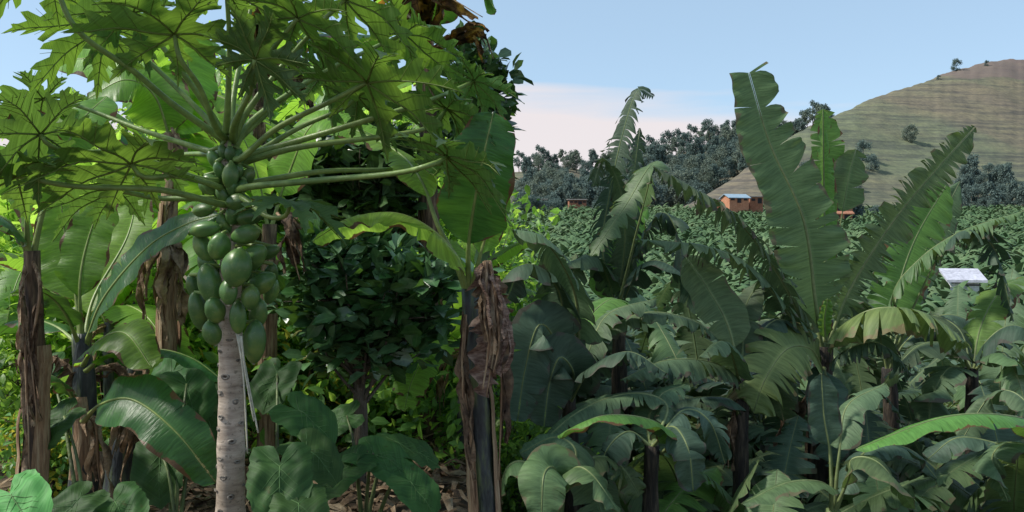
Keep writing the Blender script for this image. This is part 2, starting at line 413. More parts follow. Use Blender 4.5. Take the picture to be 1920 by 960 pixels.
def pseudostem(parent,pts,r0,r1,mat,seed=0,name='pseudostem',sheaths=3,sheathmat=None):
    P,T=catmull(pts,22); mb=MB()
    tube(mb,P,lambda s:lerp(r0,r1,s),12,jit=.28,seed=seed)
    o=mb.build(name,mat,parent)
    rr=random.Random(seed)
    if sheaths:
        m2=MB()
        for k in range(sheaths):
            # split sheath peeling from the stem
            a0=rr.random()*6.28; i0=rr.randint(0,8); i1=min(21,i0+rr.randint(7,13)); vs=[];fs=[];uv=[]
            for i in range(i0,i1):
                q=(i-i0)/(i1-i0-1); r=lerp(r0,r1,i/21)*(1.12+.55*(q**2)*rr.random())
                for j in range(5):
                    a=a0+(j-2)*.42*(1-.4*q)
                    vs.append(P[i]+Vector((math.cos(a)*r,math.sin(a)*r,.02*noise.noise(Vector((j,i,seed)))))); uv.append((q,j/4))
            for i in range(i1-i0-1):
                for j in range(4):
                    a=i*5+j; fs.append([a,a+1,a+6,a+5])
            m2.add(vs,fs,uv)
        m2.build('dry_sheath',sheathmat or M['sheath'],o)
    return o

# plants whose leaves are listed by hand.  leaf tuple: points, halfwidth(px), material, options
def plant(name,label,cat,group,base,d,r0,r1,stemmat,crown,leaves,rib,seed=0,sheaths=3,sheathmat=None,zbase=None):
    bx=at(base[0],900,d); gz=ground(bx.x,bx.y) if zbase is None else zbase
    b=Vector((bx.x,bx.y,gz-.05))
    root=empty(name,b,label,cat,group)
    c=at(crown[0],crown[1],crown[2] if len(crown)>2 else d)
    mid=b.lerp(c,.5)+Vector((.03*math.sin(seed),.02,0))
    pseudostem(root,[b,mid,c],r0,r1,stemmat,seed,sheaths=sheaths,sheathmat=sheathmat)
    for k,lf in enumerate(leaves):
        pts,hw,mat=lf[:3]; opt=lf[3] if len(lf)>3 else {}
        P=[at(*p) for p in pts]
        opt=dict(opt)
        if opt.pop('dry',0): dry_leaf(P,hw/F*d,root,M[mat],seed*50+k); continue
        banana_leaf(P,hw/F*d,root,M[mat],M['sheath'] if mat.startswith('dry') or mat=='sheet' else rib,seed=seed*50+k,**opt)
    return root
# randomly grown plant, used as a model for copies
def grown(name,label,cat,group,loc,h,nl,L,W,mats,stemmat,rib,seed,tear=.5,dry=2,r0=.10,n=30,drymat='dry',steep=1.0):
    rr=random.Random(seed); b=Vector(loc)
    root=empty(name,b,label,cat,group)
    c=b+Vector((rr.uniform(-.1,.1),rr.uniform(-.1,.1),h))
    pseudostem(root,[b,b.lerp(c,.5)+Vector((rr.uniform(-.05,.05),0,0)),c],r0,r0*.5,stemmat,seed,sheaths=2)
    for k in range(nl):
        az=k*2.4+rr.uniform(-.4,.4); age=k/(nl-1)
        el=R(lerp(80,18,age**.8)*steep+rr.uniform(-8,8)); l=L*rr.uniform(.8,1.1)*(.8 if age<.15 else 1)
        bend=lerp(.5,2.0,age)*rr.uniform(.7,1.2)
        pts=[c-Vector((0,0,.12))]; p=c.copy(); e=el
        S=6
        for s in range(S):
            e2=e
            p=p+Vector((math.cos(az)*math.cos(e2),math.sin(az)*math.cos(e2),math.sin(e2)))*(l/S)
            e-=bend/S
            pts.append(p.copy())
        banana_leaf(pts,W*rr.uniform(.85,1.15),root,M[rr.choice(mats)],rib,seed=seed*31+k,t0=.17,g=rr.uniform(.25,.7),tear=tear*rr.uniform(.6,1.4),n=n,ribr=.014)
    for k in range(dry):
        az=rr.random()*6.28; o=Vector((math.cos(az),math.sin(az),0)); q=c-Vector((0,0,.1))
        dry_leaf([q,q+o*.2-Vector((0,0,.1)),q+o*.3-Vector((0,0,h*.35)),q+o*.28-Vector((0,0,h*.65))],.10,root,M[drymat],seed+k,n=22)
    return root

# ------------------------------------------------------------------ LEFT: papaya
def papaya_outline(rr,nl=8,span=R(305)):
    out=[];lobes=[]
    for i in range(nl):
        fr_=i/(nl-1); a=-span/2+span*fr_+rr.uniform(-.04,.04)
        L=(1-.42*abs(fr_*2-1)**1.6)*rr.uniform(.92,1.05)
        lobes.append((a,L))
    for i,(a,L) in enumerate(lobes):
        sp=span/(nl-1)
        half=math.tan(sp/2)
        prof_=[(.27,.27*half*.95),(.36,.105),(.46,.15),(.60,.235),(.66,.22),(.585,.115),(.64,.085),(.76,.15),(.83,.155),(.765,.062),(.84,.05),(.91,.065),(.895,.03)]
        def P(x,y): 
            c,s=math.cos(a),math.sin(a); return (L*(x*c-y*s),L*(x*s+y*c))
        k=rr.uniform(.85,1.12); k2=rr.uniform(.85,1.12)
        left=[P(x,-y*(k if x>.3 else 1)) for x,y in prof_]; right=[P(x,y*(k2 if x>.3 else 1)) for x,y in prof_]
        out+=left+[P(1,0)]+right[::-1]
    out.append((.03*1,0)) if False else None
    out.append((-.07,.0))
    return out,lobes
def papaya_leaf(parent,centre,normal,fwd,size,mat,seed,stalk,droop=.30,label=None):
    rr=random.Random(seed)
    o2,lobes=papaya_outline(rr,rr.choice([7,8,8]))
    no=len(o2)
    pts=[Vector(p) for p in o2]
    inner=[]
    for x in np.arange(-1,1.01,.085):
        for y in np.arange(-1,1.01,.085):
            if x*x+y*y<1: inner.append(Vector((x+rr.uniform(-.02,.02),y+rr.uniform(-.02,.02))))
    res=delaunay_2d_cdt(pts+inner,[],[list(range(no))],1,1e-5)
    V2,FF=res[0],res[2]
    nrm=Vector(normal).normalized(); fw=Vector(fwd); fw=(fw-nrm*fw.dot(nrm)).normalized(); sd=nrm.cross(fw)
    C=Vector(centre)
    ph=rr.random()*6
    def D(x,y,off=0.0):
        r=math.hypot(x,y); a=math.atan2(y,x)
        best=min(lobes,key=lambda l:abs(a-l[0])); dd=abs(a-best[0])*r
        idx=lobes.index(best)
        z=-droop*r*r*(1+.5*math.sin(idx*2.3+ph))+min(.16,dd)*.75*min(1,r*2.5)-.03
        z+=.03*math.sin(x*9+ph)*math.sin(y*8)+off
        return C+(fw*x+sd*y+nrm*z)*size+Vector((0,0,-.10*size*r*r))
    mb=MB(); mb.add([D(v.x,v.y) for v in V2],[list(f) for f in FF],[(v.x*2,.5) for v in V2])
    lf=mb.build('leaf',mat,parent)
    if label: lf['label']=label
    vb=MB()
    for a,L in lobes:
        c,s=math.cos(a),math.sin(a)
        line=[D(c*L*t,s*L*t,-.008) for t in np.linspace(0,.97,10)]
        tube(vb,line,lambda q:.0075*size*1.3*(1-.8*q)+.0007,5)
        for t0,wd in ((.20,.13),(.34,.24),(.50,.20),(.64,.15),(.78,.08)):
            for sg in (-1,1):
                x1=t0+.9*wd*.8; 
                seg=[]
                for t in np.linspace(0,.92,4):
                    x=lerp(t0,x1+.06,t)*L; y=sg*wd*t*L*.9
                    if t0<.3: y*=.5
                    seg.append(D(x*c-y*s,x*s+y*c,-.004))
                tube(vb,seg,lambda q:.0032*size*(1-.7*q)+.0005,4,cap=False)
    vb.build('veins',M['vein'],lf)
    sb=MB(); P,T=catmull(stalk+[C-nrm*.012],26)
    tube(sb,P,lambda q:lerp(.0175,.0088,q**.7)*(1+.35*max(0,1-q*14)),8)
    sb.build('leafstalk',M['pet'],lf)
    return lf
PD=3.6
pb=at(431,900,PD); pb.z=ground(pb.x,pb.y)-.03
pap=empty('papaya_tree',pb,'papaya tree with scarred pale grey trunk and hanging cluster of green fruit','papaya tree')
def build_papaya():
    P,T=catmull([pb+Vector((0,0,0)),at(432,930,PD),at(434,760,PD),at(432,620,PD),at(433,500,PD),at(432,400,PD),at(430,300,PD),at(428,255,PD)],60)
    mb=MB()
    def rad(s):
        z=s*T
        r=lerp(.070,.044,min(1,s*1.25)); 
        return r*(1+.035*math.sin(z*40))*(1 if s<.93 else lerp(1,.55,(s-.93)/.07))
    tube(mb,P,rad,20,jit=.10,seed=3)
    # leaf scars: crescents standing proud of the bark, spiralling up
    rr=random.Random(5); k=0; z=.25
    while z<1.22:
        a=k*2.3998+rr.uniform(-.2,.2); s=z/T; c=P[min(59,int(s*59))]; r=rad(s)+.0005
        hw=rr.uniform(.010,.021); hh=rr.uniform(.006,.015)
        vs=[];fs=[]
        for ring,(q,dz) in enumerate(((1.25,-.001),(1.0,.0045),(.72,.005),(.45,.001))):
            for j in range(12):
                t=2*math.pi*j/12
                yy=math.sin(t)*hh*q*(1.0 if math.sin(t)<0 else .55)
                xx=math.cos(t)*hw*q
                aa=a+xx/r
                vs.append(Vector((c.x+math.cos(aa)*(r+dz),c.y+math.sin(aa)*(r+dz),pb.z+z+yy)))
        for ring in range(3):
            for j in range(12):
                aa=ring*12+j; bb=ring*12+(j+1)%12; fs.append([aa,bb,bb+12,aa+12])
        mb.add(vs,fs,None,1)
        mb.add(vs[36:],[list(range(12))],None,2 if rr.random()<.5 else 1)
        z+=rr.uniform(.007,.032); k+=1
    mb.build('trunk',[M['ptrunk'],M['scar'],M['scard']],pap)
build_papaya()
# fruit: px,py,width,length,tilt(deg, from hanging),depth offset
FR=[(432,330,29,44,5,-.10),(446,378,30,42,80,-.12),(468,407,30,46,80,-.10),(384,430,31,52,82,-.10),(460,440,36,48,75,-.16),(411,462,40,46,20,-.18),
(381,464,32,50,-25,-.06),(474,484,40,58,50,-.14),(445,502,55,62,10,-.25),(390,496,32,42,-30,-.04),(393,533,44,66,-14,-.15),(500,474,26,44,70,0.02),
(489,531,38,52,60,-.10),(508,514,26,40,20,.06),(429,547,33,42,0,-.22),(470,558,34,40,10,-.20),(371,583,33,62,-8,-.02),(403,582,37,46,-5,-.16),
(446,595,30,54,0,-.16),(484,588,33,50,12,-.06),(398,624,34,42,-10,-.12),(478,641,42,70,5,-.10),(400,347,34,40,-40,-.06),(403,300,24,34,-30,-.03),
(443,300,26,36,20,-.05),(463,332,26,34,40,-.03),(391,352,26,34,-60,0),(381,394,26,44,85,-.02),(450,345,24,34,30,-.02),(412,320,22,30,-15,-.07),
(508,545,28,44,15,.10),(420,600,28,44,0,.10),(460,520,30,50,0,.12),(378,550,30,50,-10,.12),(440,440,30,44,0,.1),(418,366,24,32,-30,-.08),(436,402,26,34,10,-.09),(420,420,26,34,-20,-.07),(452,352,22,28,30,-.07),(432,290,20,28,0,-.07),(418,285,18,24,-10,-.05),(446,322,20,26,20,-.07),(435,352,22,30,0,-.09),(462,512,34,50,0,0.02),(418,520,32,48,0,0.02),(366,540,28,46,-15,.04)]
def build_fruit():
    for i,(px,py,w,l,tl,dz) in enumerate(FR):
        d=PD+dz; c=at(px,py,d); a=w/F*d/2*1.0; b=l/F*d/2*1.2
        mb=MB(); vs=[];fs=[]
        tilt=Matrix.Rotation(R(tl),3,'Y')@Matrix.Rotation(R(rnd.uniform(5,30) if i%2 else rnd.uniform(-5,16)),3,'X')
        nr,ns=18,20
        for r_ in range(nr+1):
            th=math.pi*r_/nr; z=math.cos(th)
            pr=math.sin(th)**1.02*(1+.04*z-.10*z*z)      # blunt lower end, narrowing neck
            for s in range(ns):
                ph=2*math.pi*s/ns; rb=1+.055*math.cos(5*ph+i)*(1-z*z)*1.2+.02*(1-z)*math.cos(5*ph)
                v=Vector((math.cos(ph)*a*pr*rb,math.sin(ph)*a*pr*rb,z*b-(.0)))
                vs.append(c+tilt@v)
        for r_ in range(nr):
            for s in range(ns):
                p=r_*ns+s;q=r_*ns+(s+1)%ns; fs.append([p,q,q+ns,p+ns])
        mb.add(vs,fs)
        f=mb.build('fruit',M['fruit'],pap)
        # dried flower scar at the lower end, and the short stem joining it to the trunk
        m2=MB(); e=c+tilt@Vector((0,0,-b)); u=tilt@Vector((0,0,-1))
        tube(m2,[e-u*.006,e+u*.002,e+u*.005],[.009,.006,.001],6); m2.build('blossom_end',M['stalk'],f)
        m3=MB(); top=c+tilt@Vector((0,0,b*.96)); tk=at(431,py-22,PD)
        tube(m3,[top,top.lerp(tk,.5)+Vector((0,0,.012)),tk],[.009,.008,.010],6); m3.build('fruit_stem',M['pet'],f)
build_fruit()
# leaves: centre(px,py,d), normal, size(m), material, stalk via points, start y
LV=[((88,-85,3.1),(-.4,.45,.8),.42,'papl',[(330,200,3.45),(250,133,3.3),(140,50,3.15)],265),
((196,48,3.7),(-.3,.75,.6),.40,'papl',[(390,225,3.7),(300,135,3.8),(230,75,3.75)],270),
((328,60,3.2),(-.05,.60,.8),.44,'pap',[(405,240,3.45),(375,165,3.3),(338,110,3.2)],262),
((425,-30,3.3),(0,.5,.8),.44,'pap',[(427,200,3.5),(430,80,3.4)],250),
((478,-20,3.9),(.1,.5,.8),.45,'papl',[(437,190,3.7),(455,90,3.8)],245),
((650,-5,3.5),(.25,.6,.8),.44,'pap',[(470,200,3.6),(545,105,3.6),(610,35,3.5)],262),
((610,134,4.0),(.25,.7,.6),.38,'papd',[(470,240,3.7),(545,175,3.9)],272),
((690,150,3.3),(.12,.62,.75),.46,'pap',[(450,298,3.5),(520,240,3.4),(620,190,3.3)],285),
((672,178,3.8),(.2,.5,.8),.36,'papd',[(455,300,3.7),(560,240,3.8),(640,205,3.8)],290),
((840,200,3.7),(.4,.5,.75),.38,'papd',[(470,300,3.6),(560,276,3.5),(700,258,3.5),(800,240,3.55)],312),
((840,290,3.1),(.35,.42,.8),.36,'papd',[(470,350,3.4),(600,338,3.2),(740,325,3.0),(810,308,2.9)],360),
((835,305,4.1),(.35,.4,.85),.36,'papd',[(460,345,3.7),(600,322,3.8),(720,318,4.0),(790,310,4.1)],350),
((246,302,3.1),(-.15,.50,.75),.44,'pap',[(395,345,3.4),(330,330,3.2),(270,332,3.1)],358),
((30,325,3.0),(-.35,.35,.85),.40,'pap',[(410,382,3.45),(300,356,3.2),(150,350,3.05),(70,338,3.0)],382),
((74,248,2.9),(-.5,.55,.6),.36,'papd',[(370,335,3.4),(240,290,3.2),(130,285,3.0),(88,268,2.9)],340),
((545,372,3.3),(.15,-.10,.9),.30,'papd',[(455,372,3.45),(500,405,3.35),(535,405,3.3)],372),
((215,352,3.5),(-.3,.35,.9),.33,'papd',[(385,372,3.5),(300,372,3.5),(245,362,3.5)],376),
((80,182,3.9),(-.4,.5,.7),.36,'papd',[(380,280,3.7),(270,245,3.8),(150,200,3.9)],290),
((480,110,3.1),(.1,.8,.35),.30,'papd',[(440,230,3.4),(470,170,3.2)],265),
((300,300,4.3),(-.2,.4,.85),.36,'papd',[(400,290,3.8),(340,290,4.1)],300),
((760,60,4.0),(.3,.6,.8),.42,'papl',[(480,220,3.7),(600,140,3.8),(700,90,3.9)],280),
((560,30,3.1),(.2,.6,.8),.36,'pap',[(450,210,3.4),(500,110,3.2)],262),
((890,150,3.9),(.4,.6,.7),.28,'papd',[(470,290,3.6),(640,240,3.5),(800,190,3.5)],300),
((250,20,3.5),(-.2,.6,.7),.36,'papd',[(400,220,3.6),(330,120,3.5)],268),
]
def build_papaya_leaves():
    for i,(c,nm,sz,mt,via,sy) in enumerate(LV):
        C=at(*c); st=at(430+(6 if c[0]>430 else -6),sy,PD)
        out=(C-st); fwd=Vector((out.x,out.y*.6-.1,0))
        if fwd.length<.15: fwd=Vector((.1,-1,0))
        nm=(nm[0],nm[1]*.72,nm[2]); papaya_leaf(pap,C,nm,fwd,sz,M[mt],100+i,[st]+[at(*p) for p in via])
build_papaya_leaves()
def build_stalks():
    for pts in ([(444,625,3.45),(456,700,3.42),(464,850,3.4)],[(447,625,3.45),(466,720,3.42),(484,812,3.4)],[(452,630,3.44),(460,700,3.42),(476,790,3.4)]):
        mb=MB(); P,T=catmull([at(*p) for p in pts],14)
        tube(mb,P,lambda q:lerp(.005,.003,q),6,jit=.3); mb.build('dry_stalk',M['stalk'],pap)
build_stalks()

# ------------------------------------------------------------------ LEFT: banana plants placed by hand
CAM=(0,-1,.25)
plant('banana_plant','young banana plant with black stem and upright paddle leaves left of the papaya trunk','banana plant','banana plants of the left grove',
 (146,0),4.3,.085,.045,M['stemk'],(152,625),[
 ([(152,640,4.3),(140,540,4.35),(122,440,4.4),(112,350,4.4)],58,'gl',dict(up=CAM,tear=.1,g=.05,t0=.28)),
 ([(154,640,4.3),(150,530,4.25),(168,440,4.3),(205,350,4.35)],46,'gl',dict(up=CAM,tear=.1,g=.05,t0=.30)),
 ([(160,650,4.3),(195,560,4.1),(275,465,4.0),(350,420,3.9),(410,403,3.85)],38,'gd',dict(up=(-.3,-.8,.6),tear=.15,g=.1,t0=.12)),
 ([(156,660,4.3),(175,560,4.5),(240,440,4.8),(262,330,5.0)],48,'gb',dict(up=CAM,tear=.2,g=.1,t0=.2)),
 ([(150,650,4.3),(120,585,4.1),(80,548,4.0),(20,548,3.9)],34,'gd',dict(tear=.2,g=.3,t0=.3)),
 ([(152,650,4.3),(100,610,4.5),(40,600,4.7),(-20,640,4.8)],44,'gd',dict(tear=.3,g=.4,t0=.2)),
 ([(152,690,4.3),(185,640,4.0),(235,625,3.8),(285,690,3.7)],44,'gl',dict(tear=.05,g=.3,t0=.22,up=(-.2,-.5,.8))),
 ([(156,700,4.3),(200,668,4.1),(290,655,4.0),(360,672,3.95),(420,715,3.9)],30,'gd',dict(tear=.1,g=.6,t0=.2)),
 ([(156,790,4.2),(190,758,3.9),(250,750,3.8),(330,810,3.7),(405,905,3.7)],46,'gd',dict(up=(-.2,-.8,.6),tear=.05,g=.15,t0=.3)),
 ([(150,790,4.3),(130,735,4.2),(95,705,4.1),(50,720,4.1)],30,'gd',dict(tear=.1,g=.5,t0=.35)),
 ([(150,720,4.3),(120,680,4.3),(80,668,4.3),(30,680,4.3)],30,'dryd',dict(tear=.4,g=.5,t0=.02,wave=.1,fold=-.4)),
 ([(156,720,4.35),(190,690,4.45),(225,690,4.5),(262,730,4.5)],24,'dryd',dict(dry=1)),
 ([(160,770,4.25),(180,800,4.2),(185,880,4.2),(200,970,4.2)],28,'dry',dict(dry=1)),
 ],M['rib'],1,2)
plant('banana_plant','old banana stem, black and peeling brown, at the far left of the grove','banana plant','banana plants of the left grove',
 (46,0),3.9,.07,.04,M['stemb'],(60,470),[
 ([(60,490,3.9),(80,400,3.9),(110,310,3.9),(150,230,4.0),(200,180,4.2)],50,'gl',dict(tear=.2,g=.2,t0=.5,up=CAM)),
 ([(55,490,3.9),(50,400,3.8),(60,300,3.7),(40,200,3.7)],60,'gd',dict(tear=.3,g=.3,t0=.4)),
 ([(55,480,3.9),(20,420,3.8),(-30,400,3.8),(-90,440,3.8)],44,'gd',dict(tear=.3,g=.5)),
 ([(58,480,3.9),(75,540,3.8),(60,660,3.8),(70,790,3.8)],15,'dryd',dict(dry=1)),
 ([(50,480,3.9),(40,560,3.8),(50,700,3.8),(55,900,3.8)],12,'dry',dict(dry=1)),
 ],M['rib'],2,3)
plant('banana_plant','banana plant with large brown dead sheath and green stalks right of the grove','banana plant','banana plants of the left grove',
 (925,0),3.8,.085,.045,M['stemk'],(882,540),[
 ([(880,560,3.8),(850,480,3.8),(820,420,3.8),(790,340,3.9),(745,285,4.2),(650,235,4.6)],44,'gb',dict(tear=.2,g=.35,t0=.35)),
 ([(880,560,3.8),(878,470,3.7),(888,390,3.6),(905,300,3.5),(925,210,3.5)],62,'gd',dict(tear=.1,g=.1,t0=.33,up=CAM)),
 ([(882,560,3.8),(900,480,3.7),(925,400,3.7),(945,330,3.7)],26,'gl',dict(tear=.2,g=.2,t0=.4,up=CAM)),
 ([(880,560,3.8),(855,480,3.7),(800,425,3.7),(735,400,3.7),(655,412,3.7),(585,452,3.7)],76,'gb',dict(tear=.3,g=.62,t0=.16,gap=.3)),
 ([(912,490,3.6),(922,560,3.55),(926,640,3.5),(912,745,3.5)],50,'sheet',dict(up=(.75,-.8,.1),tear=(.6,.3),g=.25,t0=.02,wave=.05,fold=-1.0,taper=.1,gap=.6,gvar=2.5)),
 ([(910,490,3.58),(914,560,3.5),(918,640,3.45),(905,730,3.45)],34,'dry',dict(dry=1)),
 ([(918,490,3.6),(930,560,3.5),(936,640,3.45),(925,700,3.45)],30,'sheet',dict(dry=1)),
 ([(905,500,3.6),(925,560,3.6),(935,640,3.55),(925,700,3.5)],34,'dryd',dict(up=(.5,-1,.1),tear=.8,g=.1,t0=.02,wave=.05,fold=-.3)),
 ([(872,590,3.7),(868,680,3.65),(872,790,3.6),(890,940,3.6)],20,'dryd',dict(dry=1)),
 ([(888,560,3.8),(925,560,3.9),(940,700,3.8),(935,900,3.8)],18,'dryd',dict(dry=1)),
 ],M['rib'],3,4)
plant('banana_plant','leaning dried banana stem with shreds of dead leaf hanging behind the young plant','banana plant','banana plants of the left grove',
 (212,0),4.7,.085,.05,M['stemk'],(262,660),[
 ([(262,690,4.7),(255,780,4.6),(225,900,4.6)],16,'dry',dict(dry=1)),
 ([(250,670,4.7),(235,760,4.6),(210,860,4.5)],14,'dry',dict(dry=1)),
 ([(262,660,4.7),(275,720,4.6),(270,850,4.6)],12,'dryd',dict(dry=1)),
 ],M['rib'],4,4)
plant('banana_plant','tall banana plant whose dead leaves hang in a brown bundle beside the fruit','banana plant','banana plants of the left grove',
 (318,0),5.2,.07,.05,M['sheath'],(322,250),[
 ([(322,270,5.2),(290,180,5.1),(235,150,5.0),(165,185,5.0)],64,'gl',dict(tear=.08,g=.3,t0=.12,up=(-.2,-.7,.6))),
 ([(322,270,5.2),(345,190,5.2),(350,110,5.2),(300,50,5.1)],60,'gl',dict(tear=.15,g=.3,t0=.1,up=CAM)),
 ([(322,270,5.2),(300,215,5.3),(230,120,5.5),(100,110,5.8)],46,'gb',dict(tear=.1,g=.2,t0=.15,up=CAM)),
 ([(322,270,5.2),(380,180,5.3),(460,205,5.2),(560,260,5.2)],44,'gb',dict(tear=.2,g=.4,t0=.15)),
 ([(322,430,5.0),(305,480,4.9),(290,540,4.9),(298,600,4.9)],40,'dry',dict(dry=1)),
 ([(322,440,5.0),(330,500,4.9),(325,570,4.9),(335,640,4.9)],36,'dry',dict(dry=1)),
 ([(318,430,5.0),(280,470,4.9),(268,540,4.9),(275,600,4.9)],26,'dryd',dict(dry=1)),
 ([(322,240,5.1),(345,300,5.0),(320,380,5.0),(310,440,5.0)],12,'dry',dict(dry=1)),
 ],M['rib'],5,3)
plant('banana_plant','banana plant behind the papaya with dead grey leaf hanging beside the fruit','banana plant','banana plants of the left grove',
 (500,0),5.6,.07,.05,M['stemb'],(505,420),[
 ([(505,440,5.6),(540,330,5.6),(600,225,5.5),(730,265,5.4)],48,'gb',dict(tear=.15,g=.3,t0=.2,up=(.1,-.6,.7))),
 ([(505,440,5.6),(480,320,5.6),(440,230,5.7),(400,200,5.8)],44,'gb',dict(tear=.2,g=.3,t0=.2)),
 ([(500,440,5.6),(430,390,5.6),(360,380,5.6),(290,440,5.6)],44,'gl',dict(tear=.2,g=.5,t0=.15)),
 ([(520,400,4.6),(535,420,4.5),(548,470,4.5),(562,525,4.5)],32,'dryd',dict(dry=1)),
 ],M['rib'],6,3)
plant('banana_plant','high banana leaf clump with scorched orange dead leaves hanging over the papaya crown','banana plant','banana plants of the left grove',
 (800,0),6.4,.09,.06,M['stemb'],(800,60),[
 ([(800,90,6.4),(760,-40,5.6),(700,-60,5.0),(640,10,4.8)],60,'gl',dict(tear=.3,g=.5,t0=.1)),
 ([(800,90,6.4),(830,-60,5.8),(880,-60,5.4),(930,20,5.2)],50,'gd',dict(tear=.4,g=.5,t0=.1)),
 ([(800,80,6.2),(770,-10,5.4),(735,5,5.2),(700,35,5.1)],34,'dryo',dict(dry=1)),
 ([(800,80,6.2),(820,-10,5.4),(850,0,5.3),(905,32,5.2)],34,'dryo',dict(dry=1)),
 ([(800,80,6.2),(760,-20,5.4),(740,-10,5.2),(780,45,5.2)],30,'dry',dict(dry=1)),
 ([(800,100,6.4),(880,60,6.2),(910,70,6.1),(925,110,6.0)],30,'dryo',dict(dry=1)),
 ([(800,100,6.4),(700,70,6.4),(560,80,6.4),(520,180,6.4)],50,'gd',dict(tear=.3,g=.5,t0=.1)),
 ([(800,100,6.4),(860,140,6.4),(890,240,6.4),(950,330,6.4)],40,'gd',dict(tear=.3,g=.3,t0=.1)),
 ],M['rib'],7,3)
plant('banana_plant','banana clump at the top with a blackened orange dead leaf above the papaya heart','banana plant','banana plants of the left grove',
 (475,0),7.0,.08,.05,M['stemb'],(485,140),[
 ([(485,160,7),(480,40,6.6),(470,-40,6.2),(440,-60,5.8)],40,'gl',dict(tear=.3,g=.4)),
 ([(485,150,7),(490,-5,6.4),(480,0,6.0),(470,28,6.0)],40,'dryo',dict(dry=1)),
 ([(485,160,7),(560,60,6.8),(640,90,6.6),(720,180,6.6)],56,'gl',dict(tear=.2,g=.5)),
 ([(485,160,7),(400,80,6.9),(330,80,6.8),(240,160,6.8)],56,'gl',dict(tear=.2,g=.5)),
 ([(485,160,7),(480,200,6.9),(478,230,6.8),(476,270,6.8)],24,'dry',dict(dry=1)),
 ([(485,150,7),(530,140,6.8),(560,170,6.7),(580,230,6.6)],40,'dryd',dict(dry=1)),
 ],M['rib'],8,3)

# models for the copies behind
G1='banana plants standing behind the papaya tree'
protoL=[grown('banana_plant','',  'banana plant',G1,(0,0,0),1.9,8,1.9,.30,['gl','gb','gb'],M['stemb'],M['rib'],61,.2,3,.08,24),
        grown('banana_plant','',  'banana plant',G1,(0,0,0),1.4,7,1.6,.26,['gb','gl'],M['stemk'],M['rib'],62,.15,2,.07,24),
        grown('banana_plant','',  'banana plant',G1,(0,0,0),2.4,8,2.1,.32,['gl','gd','gb'],M['stemb'],M['rib'],63,.35,4,.10,24)]
def place(proto,used,px,d,s,rz,label,group=None,lift=0):
    o=proto if id(proto) not in used else copy_tree(proto)
    used.add(id(proto))
    x=(px-960)/F*d; o.location=(x,d,ground(x,d)-.04+lift); o.rotation_euler=(0,0,rz); o.scale=(s,s,s)
    o['label']=label
    if group: o['group']=group
    return o
used=set()
LB=[(0,110,6.6,.78,.3,'second row banana plant behind the black stemmed young one, far left'),
 (1,245,7.4,1.0,1.9,'second row banana plant with pale leaves seen between the two leftmost stems'),
 (0,390,8.2,1.0,2.5,'banana plant in back row just left of the papaya trunk'),
 (2,570,9.2,.95,1.2,'brown stemmed banana plant in back row right of the fruit cluster'),
 (1,625,6.3,.75,4.0,'small banana plant with dry trunk left of the dark leaved tree trunk'),
 (0,720,8.8,.85,5.2,'banana plant with orange brown stem right of the dark leaved tree trunk'),
 (1,835,7.2,.75,.8,'bright banana plant behind the green stalks at right of grove'),
 (1,905,8.4,.5,2.9,'short banana plant in back row at right end of grove'),
 (2,20,9.0,.72,4.4,'tall banana plant in the back row at far left of grove'),
 (2,460,10.8,1.05,3.3,'tall banana plant deep behind the papaya crown'),
 (0,680,11.5,1.1,2.2,'distant banana plant showing beneath the dark leaved crown'),
 (1,520,7.2,.8,.4,'low banana plant with thin dark stem under the hanging fruit'),
 (1,770,11.0,1.0,5.9,'distant pale banana plant low at the right of the grove'),
 (2,320,12.0,1.1,.9,'distant banana plant behind the dry hanging leaf bundle'),
 (1,868,5.9,.62,2.2,'short bright banana plant close behind the green stalks at right of grove'),
 (1,225,5.7,.8,3.6,'leafy banana plant just right of the young black stemmed one'),
 (0,590,6.9,.72,5.0,'pale leaved banana plant between papaya trunk and dark leaved tree'),
 (0,380,6.9,.85,.6,'pale banana plant close behind the fruit cluster, left side'),
 (2,760,9.4,.8,1.4,'banana plant rising behind the dark tree, right side'),
 (0,180,11.0,1.1,4.9,'distant banana plant behind the young plant and below the sky gap')]
for k,px,d,s,rz,lab in LB: place(protoL[k],used,px,d,s,rz,lab)

